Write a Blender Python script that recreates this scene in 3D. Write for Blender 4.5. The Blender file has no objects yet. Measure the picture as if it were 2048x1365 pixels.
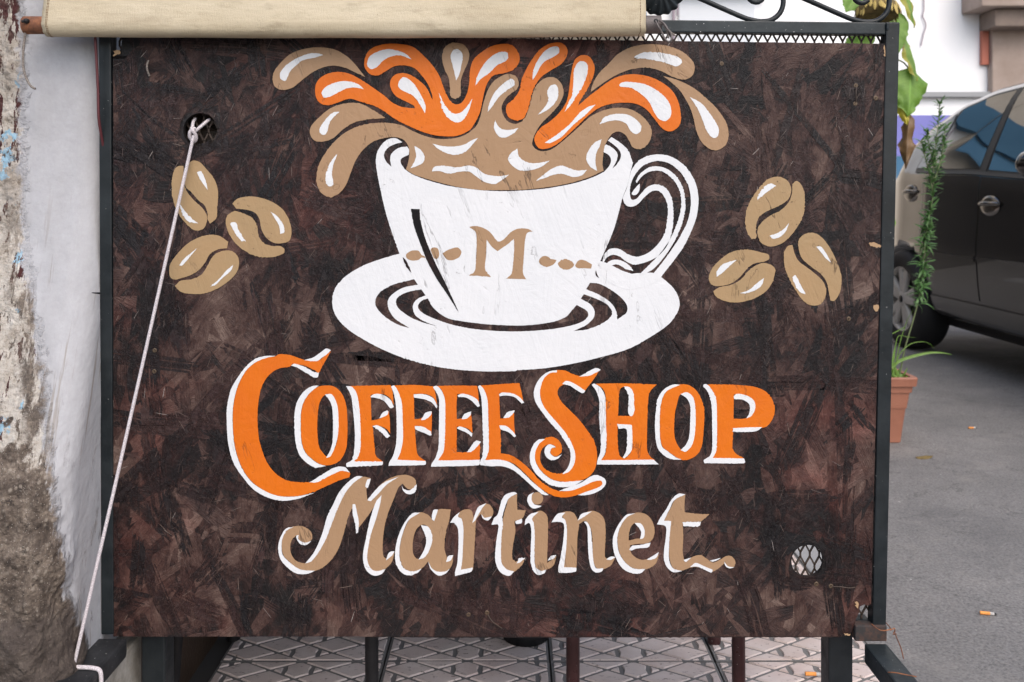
import bpy, bmesh, math, random
from mathutils import Vector, Matrix, noise
random.seed(7)
R = math.radians
scene = bpy.context.scene
COL = scene.collection

# ------------------------------------------------------------ camera, sky, sun, exposure
F, CX, CY, H = 1750.0, 1024.0, 400.0, 0.95      # focal length and horizon in photo pixels, eye height in metres
cam = bpy.data.cameras.new('camera')
cam.sensor_width = 36.0
cam.lens = 36.0 * F / 2048.0
cam.shift_y = -(682.5 - CY) / 2048.0
cam.clip_start, cam.clip_end = 0.05, 500
cam.dof.use_dof = True
cam.dof.focus_distance = 1.40
cam.dof.aperture_fstop = 8.0
camo = bpy.data.objects.new('camera', cam); COL.objects.link(camo)
camo.location = (0, 0, H); camo.rotation_euler = (R(90), 0, 0)
scene.camera = camo

SUN_EL, SUN_AZ = 48.0, 160.0        # azimuth clockwise from +Y: behind the camera, a little to the right
world = bpy.data.worlds.new('World'); scene.world = world; world.use_nodes = True
wn = world.node_tree.nodes; wl = world.node_tree.links; wn.clear()
sky = wn.new('ShaderNodeTexSky'); sky.sky_type = 'NISHITA'; sky.sun_disc = False
sky.sun_elevation = R(SUN_EL); sky.sun_rotation = R(SUN_AZ)
sky.air_density, sky.dust_density, sky.ozone_density = 1.0, 3.6, 1.25
bg = wn.new('ShaderNodeBackground'); bg.inputs['Strength'].default_value = 0.15
wo = wn.new('ShaderNodeOutputWorld')
wl.new(sky.outputs['Color'], bg.inputs['Color']); wl.new(bg.outputs[0], wo.inputs['Surface'])
sl = bpy.data.lights.new('sun', 'SUN'); sl.energy = 0.7; sl.angle = R(80); sl.color = (1.0, 0.965, 0.92)
so = bpy.data.objects.new('sun', sl); COL.objects.link(so)
az, el = R(SUN_AZ), R(SUN_EL)
sdir = Vector((math.sin(az) * math.cos(el), math.cos(az) * math.cos(el), math.sin(el)))
so.rotation_euler = sdir.to_track_quat('Z', 'Y').to_euler(); so.location = sdir * 20
vs = scene.view_settings
vs.view_transform = 'Standard'; vs.look = 'None'; vs.exposure = 0.80; vs.gamma = 1.0; vs.use_curve_mapping = False

# ------------------------------------------------------------ helpers
def P(px, py, Y):
    """photo pixel at depth Y -> point"""
    return Vector(((px - CX) * Y / F, Y, H + (CY - py) * Y / F))
BY = 1.40
def B(px, py, off=0.0):
    """photo pixel -> point on the board's own front face, off metres towards the street"""
    return Vector(((px - CX) * BY / F, BY - off, H + (CY - py) * BY / F))

def link(o, parent=None):
    COL.objects.link(o)
    if parent is not None: o.parent = parent
    return o
def tag(o, label=None, cat=None, group=None, kind=None):
    if label: o['label'] = label
    if cat: o['category'] = cat
    if group: o['group'] = group
    if kind: o['kind'] = kind
    return o
def empty(name, loc=(0, 0, 0)):
    o = bpy.data.objects.new(name, None); o.location = loc; o.empty_display_size = 0.05
    return link(o)
class MB:
    """collects geometry in world space, links it as one mesh object"""
    def __init__(s): s.v, s.f, s.uv, s.col, s.sm = [], [], {}, {}, set()
    def add(s, verts, faces, smooth=False):
        b = len(s.v); s.v += [tuple(v) for v in verts]
        for f in faces:
            if smooth: s.sm.add(len(s.f))
            s.f.append(tuple(b + i for i in f))
        return s
    def box(s, x0, x1, y0, y1, z0, z1, bev=0.0):
        if bev <= 0:
            v = [(x, y, z) for z in (z0, z1) for y in (y0, y1) for x in (x0, x1)]
            return s.add(v, [(0, 2, 3, 1), (4, 5, 7, 6), (0, 1, 5, 4), (2, 6, 7, 3), (0, 4, 6, 2), (1, 3, 7, 5)])
        bm = bmesh.new(); bmesh.ops.create_cube(bm, size=1.0)
        for q in bm.verts:
            q.co = Vector(((x0 + x1) / 2 + q.co.x * (x1 - x0), (y0 + y1) / 2 + q.co.y * (y1 - y0), (z0 + z1) / 2 + q.co.z * (z1 - z0)))
        bmesh.ops.bevel(bm, geom=bm.edges[:], offset=bev, segments=2, affect='EDGES', profile=0.6)
        bm.verts.index_update()
        s.add([q.co.copy() for q in bm.verts], [[q.index for q in f.verts] for f in bm.faces]); bm.free(); return s
    def beam(s, a, b, w, h, up=(0, 0, 1), bev=0.0):
        """square tube from a to b, w across, h along up"""
        a, b = Vector(a), Vector(b); d = (b - a); L = d.length; d.normalize()
        u = Vector(up); u = (u - d * u.dot(d)).normalized(); r = d.cross(u)
        t = MB(); t.box(-w / 2, w / 2, 0, L, -h / 2, h / 2, bev)
        return s.add([a + r * v[0] + d * v[1] + u * v[2] for v in t.v], t.f)
    def tube(s, pts, rad, n=8, caps=True, smooth=True):
        pts = [Vector(p) for p in pts]; m = len(pts)
        rad = rad if isinstance(rad, (list, tuple)) else [rad] * m
        tang = [(pts[min(i + 1, m - 1)] - pts[max(i - 1, 0)]).normalized() for i in range(m)]
        t0 = tang[0]; ref = Vector((0, 0, 1)) if abs(t0.z) < 0.9 else Vector((0, 1, 0))
        nrm = (ref - t0 * ref.dot(t0)).normalized(); vs_, fs = [], []
        for i in range(m):
            t = tang[i]; nrm = (nrm - t * nrm.dot(t)).normalized(); bi = t.cross(nrm)
            for k in range(n):
                a = 2 * math.pi * k / n
                vs_.append(pts[i] + (nrm * math.cos(a) + bi * math.sin(a)) * rad[i])
        for i in range(m - 1):
            for k in range(n):
                fs.append((i * n + k, i * n + (k + 1) % n, (i + 1) * n + (k + 1) % n, (i + 1) * n + k))
        s.add(vs_, fs, smooth)
        if caps: s.add([vs_[k] for k in range(n)][::-1], [tuple(range(n))]); s.add(vs_[-n:], [tuple(range(n))])
        return s
    def lathe(s, prof, c, axis='Z', n=24, smooth=True):
        vs_, fs = [], []; m = len(prof)
        for k in range(n):
            a = 2 * math.pi * k / n
            for r, h in prof:
                p = {'Z': (r * math.cos(a), r * math.sin(a), h), 'X': (h, r * math.cos(a), r * math.sin(a)), 'Y': (r * math.sin(a), h, r * math.cos(a))}[axis]
                vs_.append(Vector(c) + Vector(p))
        for k in range(n):
            for i in range(m - 1):
                fs.append((k * m + i, ((k + 1) % n) * m + i, ((k + 1) % n) * m + i + 1, k * m + i + 1))
        return s.add(vs_, fs, smooth)
    def mesh(s, name):
        me = bpy.data.meshes.new(name); me.from_pydata(s.v, [], s.f)
        if s.sm: me.polygons.foreach_set('use_smooth', [i in s.sm for i in range(len(me.polygons))])
        me.update(); return me
    def build(s, name, mat, parent=None):
        o = bpy.data.objects.new(name, s.mesh(name)); o.data.materials.append(mat)
        if parent is not None and parent.location.length > 0:
            o.data.transform(Matrix.Translation(-parent.location))
        return link(o, parent)

def crom(pts, closed, step, corners=()):
    """Catmull-Rom through pts (corner points keep their corner), sampled about every step"""
    n = len(pts); out = []
    for i in range(n if closed else n - 1):
        p0, p1, p2, p3 = pts[(i - 1) % n], pts[i], pts[(i + 1) % n], pts[(i + 2) % n]
        if not closed and i == 0: p0 = p1
        if not closed and i == n - 2: p3 = p2
        j = (i + 1) % n
        m1 = (p2 - p1) if i in corners else (p2 - p0) * 0.5
        m2 = (p2 - p1) if j in corners else (p3 - p1) * 0.5
        L = (p2 - p1).length
        if i not in corners and m1.length > L: m1 = m1 * (L / m1.length)
        if j not in corners and m2.length > L: m2 = m2 * (L / m2.length)
        k = max(1, int(L / step))
        for q in range(k):
            t = q / k; t2, t3 = t * t, t * t * t
            out.append(p1 * (2 * t3 - 3 * t2 + 1) + m1 * (t3 - 2 * t2 + t) + p2 * (-2 * t3 + 3 * t2) + m2 * (t3 - t2))
    if not closed: out.append(pts[-1])
    return out

# ------------------------------------------------------------ materials
def mat(name, base=(0.5, 0.5, 0.5), rough=0.6, metal=0.0, spec=0.5):
    m = bpy.data.materials.new(name); m.use_nodes = True
    b = m.node_tree.nodes['Principled BSDF']
    b.inputs['Base Color'].default_value = (*base, 1); b.inputs['Roughness'].default_value = rough
    b.inputs['Metallic'].default_value = metal; b.inputs['Specular IOR Level'].default_value = spec
    return m
class NT:
    """small node builder on one material"""
    def __init__(s, m):
        s.m = m; s.n = m.node_tree.nodes; s.l = m.node_tree.links; s.b = s.n['Principled BSDF']
        s.pos = s.n.new('ShaderNodeNewGeometry').outputs['Position']
    def mapped(s, rot=(0, 0, 0), scale=(1, 1, 1), loc=(0, 0, 0), src=None):
        q = s.n.new('ShaderNodeMapping'); q.inputs['Rotation'].default_value = rot; q.inputs['Scale'].default_value = scale; q.inputs['Location'].default_value = loc
        s.l.new(src or s.pos, q.inputs['Vector']); return q.outputs[0]
    def grain(s, ang, scale, loc=(0, 0, 0)):
        return s.mapped((0, 0, 0), scale, loc, s.mapped((0, R(ang), 0)))
    def noise(s, scale=5, detail=4, rough=0.55, vec=None, dist=0.0):
        q = s.n.new('ShaderNodeTexNoise'); q.inputs['Scale'].default_value = scale; q.inputs['Detail'].default_value = detail
        q.inputs['Roughness'].default_value = rough; q.inputs['Distortion'].default_value = dist
        s.l.new(vec or s.pos, q.inputs['Vector']); return q.outputs['Fac']
    def vor(s, scale=5, feature='F1', vec=None, out='Distance'):
        q = s.n.new('ShaderNodeTexVoronoi'); q.feature = feature; q.inputs['Scale'].default_value = scale
        s.l.new(vec or s.pos, q.inputs['Vector']); return q.outputs[out]
    def ramp(s, fac, stops, interp='LINEAR'):
        q = s.n.new('ShaderNodeValToRGB'); e = q.color_ramp.elements; q.color_ramp.interpolation = interp
        while len(e) < len(stops): e.new(0.5)
        for k, (p, c) in enumerate(stops):
            e[k].position = p; e[k].color = (*c, 1) if isinstance(c, tuple) else (c, c, c, 1)
        s.l.new(fac, q.inputs['Fac']); return q.outputs['Color']
    def mix(s, fac, a, b, kind='MIX'):
        q = s.n.new('ShaderNodeMix'); q.data_type = 'RGBA'; q.blend_type = kind
        for k, v in ((0, fac), (6, a), (7, b)):
            if isinstance(v, (int, float)): q.inputs[k].default_value = v if k == 0 else (v, v, v, 1)
            elif isinstance(v, tuple): q.inputs[k].default_value = (*v, 1)
            else: s.l.new(v, q.inputs[k])
        return q.outputs[2]
    def math(s, op, a, b=0.0):
        q = s.n.new('ShaderNodeMath'); q.operation = op
        for k, v in ((0, a), (1, b)):
            if isinstance(v, (int, float)): q.inputs[k].default_value = v
            else: s.l.new(v, q.inputs[k])
        return q.outputs[0]
    def axis(s, k, src=None):
        q = s.n.new('ShaderNodeSeparateXYZ'); s.l.new(src or s.pos, q.inputs[0]); return q.outputs[k]
    def attr(s, name, out='Fac'):
        q = s.n.new('ShaderNodeAttribute'); q.attribute_name = name; return q.outputs[out]
    def color(s, c): s.l.new(c, s.b.inputs['Base Color'])
    def rough(s, c): s.l.new(c, s.b.inputs['Roughness'])
    def bump(s, h, strength=0.5, dist=0.002):
        q = s.n.new('ShaderNodeBump'); q.inputs['Strength'].default_value = strength; q.inputs['Distance'].default_value = dist
        s.l.new(h, q.inputs['Height']); s.l.new(q.outputs[0], s.b.inputs['Normal'])

def relief(t):
    """chipboard relief: fibres lying in patches of several directions"""
    hs = []
    for k, (a, sc) in enumerate(((8, 30), (52, 26), (-38, 28), (85, 30), (-70, 24))):
        f = t.noise(sc * 1.7, 5, 0.6, t.grain(a, (0.10, 1, 1), (k * 3.1, k, k * 1.7)))
        mk = t.ramp(t.noise(15, 2, 0.5, t.grain(a, (0.5, 1, 1.3), (k * 5.0 + 2, 1, k * 2.2))), [(0.44, 0.0), (0.56, 1.0)])
        hs.append((f, mk))
    h = hs[0][0]
    for f, mk in hs[1:]: h = t.mix(mk, h, f)
    return h
def paint_mat(name, base, dark=(0.03, 0.02, 0.02), wear=0.5, tint=None):
    m = mat(name, base, 0.42, 0.0, 0.3); t = NT(m)
    big = t.noise(9, 5, 0.6); h = relief(t)
    crack = t.math('ABSOLUTE', t.math('SUBTRACT', h, 0.40))
    patch = t.ramp(t.noise(8, 4, 0.6, t.mapped((0, 0, 0), (1, 1, 1), (5.3, 2, 1))), [(0.46, 0.0), (0.60, 1.0)])
    cm = t.math('MULTIPLY', t.ramp(crack, [(0.0, 1.0), (0.016, 0.0)]), patch)
    chip = t.math('MULTIPLY', t.ramp(t.noise(120, 4, 0.75), [(0.62, 0.0), (0.69, 1.0)]), t.math('MULTIPLY', patch, t.ramp(h, [(0.45, 0.0), (0.6, 1.0)])))
    w = t.math('MULTIPLY', t.math('MAXIMUM', t.math('MULTIPLY', cm, 0.9), chip), wear)
    c = t.mix(t.math('MULTIPLY', t.ramp(big, [(0.35, 0.0), (0.75, 1.0)]), 0.6), base, tint or tuple(x * 0.86 for x in base))
    c = t.mix(w, c, dark); t.color(c)
    t.rough(t.ramp(t.noise(60, 3), [(0.3, 0.36), (0.7, 0.58)]))
    hh = t.math('ADD', t.math('MULTIPLY', h, 1.2), t.math('MULTIPLY', t.noise(110, 4, 0.65), 0.45))
    t.bump(t.math('SUBTRACT', hh, t.math('MULTIPLY', w, 0.8)), 0.42, 0.0032)
    return m
M = {}
M['white'] = paint_mat('white_paint', (0.62, 0.63, 0.645), (0.10, 0.09, 0.09), 0.6, (0.555, 0.575, 0.60))
M['orange'] = paint_mat('orange_paint', (0.585, 0.136, 0.003), (0.09, 0.03, 0.012), 0.9, (0.50, 0.092, 0.006))
M['tan'] = paint_mat('tan_paint', (0.315, 0.195, 0.108), (0.06, 0.035, 0.022), 0.85, (0.29, 0.184, 0.107))
M['sand'] = paint_mat('sand_paint', (0.33, 0.215, 0.110), (0.075, 0.045, 0.025), 0.9, (0.275, 0.205, 0.112))

def strand_mat():
    m = mat('brown_strand_paint', (0.05, 0.03, 0.03), 0.4, 0.0, 0.27); t = NT(m)
    uv = t.n.new('ShaderNodeUVMap').outputs['UV']
    r = t.attr('tone')
    big = t.noise(7.5, 4, 0.55); mid = t.noise(24, 5, 0.68, None, 0.6)
    f1 = t.noise(1.0, 5, 0.72, t.mapped((0, 0, 0), (16, 620, 1), (0, 0, 0), uv), 0.4)
    f2 = t.noise(1.0, 4, 0.65, t.mapped((0, 0, 0), (70, 240, 1), (0, 0, 0), uv), 0.8)
    v = t.math('ADD', t.math('MULTIPLY', r, 0.46), 0.0)
    v = t.math('ADD', v, t.math('MULTIPLY', t.math('SUBTRACT', big, 0.5), 1.3))
    v = t.math('ADD', v, t.math('MULTIPLY', t.math('SUBTRACT', mid, 0.5), 0.75))
    v = t.math('ADD', v, t.math('MULTIPLY', t.math('SUBTRACT', f1, 0.5), 0.6))
    v = t.math('ADD', v, t.math('MULTIPLY', t.math('SUBTRACT', f2, 0.5), 0.45))
    v = t.math('ADD', v, 0.295)
    br = t.ramp(t.noise(17, 4, 0.6, t.grain(12, (1.5, 1, 0.42)), 0.5), [(0.46, 0.0), (0.60, 1.0)])
    br2 = t.ramp(t.noise(15, 4, 0.6, t.grain(-40, (1.5, 1, 0.42), (4, 1, 6)), 0.5), [(0.50, 0.0), (0.62, 1.0)])
    v = t.math('SUBTRACT', v, t.math('MULTIPLY', t.math('MAXIMUM', br, br2), 0.17))
    scr = t.ramp(t.noise(75, 5, 0.7, None, 2.2), [(0.56, 0.0), (0.66, 1.0)])
    v = t.math('ADD', v, t.math('MULTIPLY', scr, 0.13))
    c = t.ramp(v, [(0.12, (0.0068, 0.0056, 0.0060)), (0.28, (0.0140, 0.0078, 0.0074)), (0.42, (0.0310, 0.0150, 0.0130)), (0.58, (0.055, 0.0300, 0.0250)), (0.80, (0.088, 0.054, 0.044)), (1.0, (0.150, 0.102, 0.084))])
    red = t.ramp(t.noise(4.6, 4, 0.6, t.mapped((0, 0, 0), (1, 1, 1), (9, 0, 4))), [(0.50, 0.0), (0.66, 1.0)])
    c = t.mix(t.math('MULTIPLY', red, 0.7), c, t.mix(1.0, c, (1.10, 0.60, 0.58), 'MULTIPLY'))
    t.color(c)
    t.rough(t.ramp(t.math('ADD', t.math('MULTIPLY', mid, 0.6), t.math('MULTIPLY', f1, 0.4)), [(0.3, 0.30), (0.7, 0.55)]))
    h = t.math('ADD', t.math('MULTIPLY', f1, 0.7), t.math('MULTIPLY', f2, 0.9))
    h = t.math('ADD', h, t.math('MULTIPLY', t.noise(85, 5, 0.7, None, 0.8), 1.0))
    t.bump(h, 0.9, 0.0024)
    return m
M['strand'] = strand_mat()
def sliver_mat():
    m = mat('scratched_fibre', (0.12, 0.08, 0.07), 0.5); t = NT(m)
    t.color(t.ramp(t.attr('tone'), [(0.0, (0.03, 0.018, 0.016)), (0.8, (0.075, 0.048, 0.042)), (0.97, (0.16, 0.12, 0.10)), (1.0, (0.36, 0.33, 0.31))])); return m
M['sliver'] = sliver_mat()
M['bare'] = plain_mat('bare_wood', (0.16, 0.095, 0.05), (0.42, 0.28, 0.15), 90, 0.8) if False else mat('bare_wood', (0.34, 0.22, 0.12), 0.8)

def black_metal(name, base, rough=0.42, speck=True, rust=0.0):
    m = mat(name, base, rough, 0.0, 0.28); t = NT(m)
    c = t.mix(t.ramp(t.noise(14, 5, 0.65), [(0.4, 0.0), (0.75, 1.0)]), base, tuple(x * 1.7 + 0.006 for x in base))
    if rust > 0:
        rm = t.math('MULTIPLY', t.ramp(t.noise(30, 5, 0.7), [(0.45, 0.0), (0.6, 1.0)]), rust)
        c = t.mix(rm, c, (0.10, 0.05, 0.035))
    if speck:
        c = t.mix(t.ramp(t.noise(300, 2, 0.5), [(0.745, 0.0), (0.775, 1.0)]), c, (0.45, 0.45, 0.44))
    t.color(c); t.rough(t.ramp(t.noise(40, 4), [(0.3, rough - 0.1), (0.7, rough + 0.15)])); t.bump(t.noise(160, 3), 0.25, 0.001)
    return m
M['frame'] = black_metal('black_green_frame_paint', (0.0085, 0.0115, 0.0135), 0.38)
M['bar'] = black_metal('worn_black_bar_paint', (0.014, 0.0195, 0.0225), 0.40)
M['rustbar'] = black_metal('rusted_bar_paint', (0.03, 0.028, 0.028), 0.6, False, 0.75)
M['mesh'] = mat('rusted_mesh', (0.045, 0.030, 0.022), 0.7)
M['brownmetal'] = black_metal('dark_brown_tube_paint', (0.030, 0.010, 0.010), 0.35)
M['blackmetal'] = black_metal('black_tube_paint', (0.006, 0.006, 0.007), 0.5, False)
M['cable'] = mat('maroon_cable', (0.075, 0.012, 0.016), 0.5)

def canvas_mat():
    m = mat('cream_canvas', (0.55, 0.46, 0.30), 0.62); t = NT(m)
    z = t.axis(2)
    big = t.noise(7, 5, 0.6, t.mapped((0, 0, 0), (1, 1, 2.5)))
    c = t.mix(t.ramp(big, [(0.35, 0.0), (0.7, 1.0)]), (0.49, 0.425, 0.305), (0.40, 0.335, 0.225))
    dirt = t.math('MULTIPLY', t.ramp(z, [(0.0, 0.0), (1.0, 0.0)]), 1.0)
    st = t.ramp(t.noise(26, 6, 0.7, t.mapped((0, 0, 0), (0.7, 1, 2.2))), [(0.52, 0.0), (0.75, 1.0)])
    c = t.mix(t.math('MULTIPLY', st, 0.55), c, (0.20, 0.155, 0.09))
    sm = t.ramp(t.noise(9, 5, 0.7, t.mapped((0, 0, 0), (0.5, 1, 3.2), (3, 0, 5))), [(0.54, 0.0), (0.72, 1.0)])
    hem = t.ramp(t.math('ADD', z, t.math('MULTIPLY', t.math('SUBTRACT', t.noise(12, 4), 0.5), 0.035)), [(0.0, 1.0), (0.5, 1.0), (0.59, 1.0), (0.60, 0.0)]) if False else None
    c = t.mix(t.math('MULTIPLY', sm, 0.4), c, (0.24, 0.19, 0.12))
    c = t.mix(t.ramp(t.noise(210, 2, 0.5), [(0.74, 0.0), (0.78, 0.7)]), c, (0.18, 0.13, 0.08))
    t.color(c); wv = t.math('MULTIPLY', t.noise(620, 2, 0.5, t.mapped((0, 0, 0), (1, 1, 0.15))), 1.0)
    t.bump(t.math('ADD', wv, t.math('ADD', t.noise(900, 2), t.math('MULTIPLY', t.noise(14, 4, 0.6, t.mapped((0, 0, 0), (0.45, 1, 2.6))), 4.0))), 0.35, 0.0022); return m
M['canvas'] = canvas_mat()
M['thread'] = mat('brown_stitching', (0.16, 0.10, 0.05), 0.8)
def rust_mat():
    m = mat('rusty_pipe', (0.2, 0.08, 0.04), 0.8); t = NT(m)
    c = t.ramp(t.noise(45, 6, 0.7), [(0.3, (0.055, 0.026, 0.018)), (0.5, (0.16, 0.062, 0.030)), (0.66, (0.34, 0.13, 0.05)), (0.8, (0.45, 0.30, 0.13))])
    t.color(c); t.bump(t.noise(120, 4, 0.7), 0.5, 0.002); return m
M['rust'] = rust_mat()
def rope_mat(name, a, b):
    m = mat(name, a, 0.9); t = NT(m)
    d = t.mapped((0, 0, R(0)), (260, 260, 330))
    c = t.mix(t.ramp(t.noise(700, 2, 0.5), [(0.4, 0.0), (0.6, 1.0)]), a, b); t.color(c); t.bump(t.noise(800, 2), 0.8, 0.0015); return m
M['rope'] = rope_mat('white_nylon_rope', (0.62, 0.58, 0.60), (0.42, 0.38, 0.40))
M['oldrope'] = rope_mat('grey_old_rope', (0.26, 0.23, 0.20), (0.14, 0.12, 0.11))

def wall_mat(kind):
    m = mat(kind, (0.6, 0.6, 0.6), 0.9, 0.0, 0.25); t = NT(m)
    u = t.attr('across')      # metres along the wall's surface from the corner: <0 street face, >0 side face
    z = t.axis(2)
    cb = t.n.new('ShaderNodeCombineXYZ'); t.l.new(u, cb.inputs[0]); t.l.new(z, cb.inputs[2]); uz = cb.outputs[0]
    def N(scale, det=6, rg=0.65, st=(1, 1, 1), loc=(0, 0, 0), dist=0.0): return t.noise(scale, det, rg, t.mapped((0, 0, 0), st, loc, uz), dist)
    n1 = N(18); n2 = N(70, 5); n3 = N(6, 4); fine = N(170, 4, 0.7)
    bare = t.ramp(t.math('ADD', t.math('MULTIPLY', N(26, 8, 0.72), 0.75), t.math('MULTIPLY', fine, 0.25)), [(0.36, (0.040, 0.031, 0.026)), (0.46, (0.082, 0.064, 0.052)), (0.54, (0.150, 0.120, 0.096)), (0.62, (0.27, 0.225, 0.185)), (0.70, (0.40, 0.36, 0.31))])
    peb = t.vor(95, 'F1', t.mapped((0, 0, 0), (1, 1, 1), (0, 0, 0), uz)); peb2 = t.vor(240, 'F1', uz)
    bare = t.mix(t.math('MULTIPLY', t.ramp(peb, [(0.18, 1.0), (0.34, 0.0)]), t.ramp(N(14, 5), [(0.45, 0.0), (0.60, 0.8)])), bare, (0.30, 0.26, 0.215))
    bare = t.mix(t.ramp(N(60, 6, 0.8), [(0.56, 0.0), (0.62, 0.9)]), bare, (0.035, 0.028, 0.024))
    bare = t.mix(t.ramp(peb2, [(0.10, 0.6), (0.2, 0.0)]), bare, (0.40, 0.37, 0.33))
    damp = t.ramp(t.math('ADD', z, t.math('MULTIPLY', t.math('SUBTRACT', N(9, 6, 0.7), 0.5), 0.22)), [(0.335, 1.0), (0.365, 0.0)])
    bare = t.mix(t.math('MULTIPLY', damp, 0.7), bare, (0.062, 0.050, 0.045))
    cream = t.ramp(t.math('ADD', t.math('MULTIPLY', N(30, 6), 0.7), t.math('MULTIPLY', fine, 0.3)), [(0.36, (0.25, 0.215, 0.175)), (0.47, (0.40, 0.365, 0.32)), (0.62, (0.53, 0.50, 0.46))])
    maroon = (0.055, 0.018, 0.018); blue = (0.26, 0.41, 0.52)
    white = t.ramp(t.math('ADD', t.math('MULTIPLY', N(40, 5), 0.6), t.math('MULTIPLY', fine, 0.4)), [(0.3, (0.33, 0.333, 0.35)), (0.7, (0.405, 0.408, 0.428))])
    f = cream
    f = t.mix(t.ramp(t.math('ADD', N(20, 7, 0.72, (1.7, 1, 0.5)), t.math('MULTIPLY', t.math('SUBTRACT', z, 0.6), 0.10)), [(0.585, 0.0), (0.592, 1.0)]), f, maroon)
    f = t.mix(t.ramp(N(17, 7, 0.7, (1, 1, 0.8), (4, 7, 2)), [(0.592, 0.0), (0.598, 1.0)]), f, blue)
    f = t.mix(t.ramp(N(34, 7, 0.75, (1.4, 1, 0.7), (1, 2, 8)), [(0.57, 0.0), (0.60, 1.0)]), f, bare)
    low = t.ramp(t.math('ADD', z, t.math('MULTIPLY', t.math('SUBTRACT', t.math('ADD', t.math('MULTIPLY', n1, 0.6), t.math('MULTIPLY', n3, 0.4)), 0.5), 0.9)), [(0.565, 1.0), (0.585, 0.0)])
    f = t.mix(low, f, bare)
    edge = t.math('ADD', t.math('MULTIPLY', t.math('SUBTRACT', n1, 0.5), 0.035), t.math('MULTIPLY', t.math('SUBTRACT', n2, 0.5), 0.045))
    shift = t.ramp(z, [(0.20, 0.330), (0.28, 0.290), (0.39, 0.228), (0.49, 0.192), (0.56, 0.172), (0.71, 0.130), (0.90, 0.072), (1.2, 0.064)])
    e = t.math('ADD', t.math('SUBTRACT', t.math('ADD', u, 0.2), shift), edge)
    eb = t.math('ADD', e, 0.5)
    wm = t.ramp(eb, [(0.498, 0.0), (0.502, 1.0)])
    w = white
    drip = t.ramp(N(30, 4, 0.6, (2.2, 1, 0.13), (3, 0, 1)), [(0.59, 0.0), (0.63, 1.0)])
    w = t.mix(t.math('MULTIPLY', drip, t.ramp(z, [(0.25, 0.6), (0.80, 0.5), (1.0, 0.0)])), w, (0.20, 0.165, 0.125))
    w = t.mix(t.math('MULTIPLY', t.ramp(N(26, 7, 0.75, (1.5, 1, 0.5), (7, 0, 3)), [(0.56, 0.0), (0.64, 1.0)]), t.ramp(z, [(0.25, 0.9), (0.55, 0.35), (0.8, 0.0)])), w, bare)
    w = t.mix(t.math('MULTIPLY', t.ramp(N(9, 5, 0.65, (1.4, 1, 0.4), (2, 5, 3)), [(0.45, 0.0), (0.65, 1.0)]), 0.22), w, (0.27, 0.262, 0.257))
    c = t.mix(wm, f, w)
    band = t.math('MULTIPLY', t.ramp(eb, [(0.462, 0.0), (0.480, 1.0), (0.501, 1.0), (0.514, 0.0)]), t.ramp(N(30, 6, 0.7, (1, 1, 0.3), (5, 5, 5)), [(0.46, 0.0), (0.52, 1.0)]))
    c = t.mix(t.math('MULTIPLY', band, t.ramp(z, [(0.2, 1.0), (0.80, 0.9), (1.0, 0.3)])), c, bare); t.color(c)
    h = t.math('ADD', t.math('MULTIPLY', n1, 1.0), t.math('MULTIPLY', n2, 0.8))
    h = t.math('ADD', h, t.math('MULTIPLY', fine, 0.5)); h = t.math('ADD', h, t.math('MULTIPLY', wm, 0.35))
    rough_side = t.ramp(eb, [(0.49, 1.0), (0.515, 0.10)])
    h = t.math('ADD', h, t.math('MULTIPLY', peb, -0.5)); h = t.math('MULTIPLY', h, rough_side)
    t.bump(h, 1.0, 0.008); return m
M['wall'] = wall_mat('peeling_plaster')

def asphalt_mat():
    m = mat('asphalt', (0.13, 0.127, 0.125), 0.85); t = NT(m)
    c = t.ramp(t.noise(2.2, 6, 0.6), [(0.3, (0.148, 0.144, 0.141)), (0.55, (0.182, 0.176, 0.172)), (0.75, (0.225, 0.216, 0.207))])
    g = t.ramp(t.noise(150, 3, 0.7), [(0.33, 0.60), (0.50, 1.0), (0.68, 1.28)])
    c = t.mix(1.0, c, g, 'MULTIPLY')
    c = t.mix(t.ramp(t.noise(46, 3, 0.55), [(0.725, 0.0), (0.75, 0.7)]), c, (0.45, 0.44, 0.43))
    ck = t.math('ABSOLUTE', t.math('SUBTRACT', t.noise(1.6, 6, 0.62, None, 0.6), 0.5))
    c = t.mix(t.math('MULTIPLY', t.ramp(ck, [(0.0, 1.0), (0.006, 0.0)]), 0.45), c, (0.05, 0.048, 0.046))
    c = t.mix(t.math('MULTIPLY', t.ramp(t.noise(3.4, 5, 0.65, t.mapped((0, 0, 0), (1, 1, 1), (7, 3, 0))), [(0.52, 0.0), (0.68, 1.0)]), 0.45), c, (0.105, 0.103, 0.105))
    c = t.mix(t.math('MULTIPLY', t.ramp(t.noise(5.5, 4, 0.6, t.mapped((0, 0, 0), (1, 1, 1), (1, 8, 0))), [(0.56, 0.0), (0.72, 1.0)]), 0.4), c, (0.26, 0.245, 0.225))
    t.color(c); t.bump(t.math('ADD', t.noise(170, 3, 0.7), t.math('MULTIPLY', t.noise(30, 3), 0.6)), 0.6, 0.005); return m
M['asphalt'] = asphalt_mat()
def tile_mat():
    m = mat('pink_cement_tile', (0.5, 0.42, 0.39), 0.8); t = NT(m)
    c = t.ramp(t.noise(11, 5, 0.6), [(0.3, (0.52, 0.42, 0.385)), (0.7, (0.62, 0.545, 0.515))])
    c = t.mix(t.ramp(t.noise(120, 3, 0.6, t.mapped((0, 0, 0), (0.6, 1.4, 1))), [(0.62, 0.0), (0.70, 1.0)]), c, (0.20, 0.165, 0.15))
    c = t.mix(t.math('MULTIPLY', t.ramp(t.noise(5, 4), [(0.45, 0.0), (0.7, 1.0)]), 0.35), c, (0.22, 0.19, 0.17))
    t.color(c); t.bump(t.noise(260, 3), 0.4, 0.002); return m
M['tile'] = tile_mat()
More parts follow.
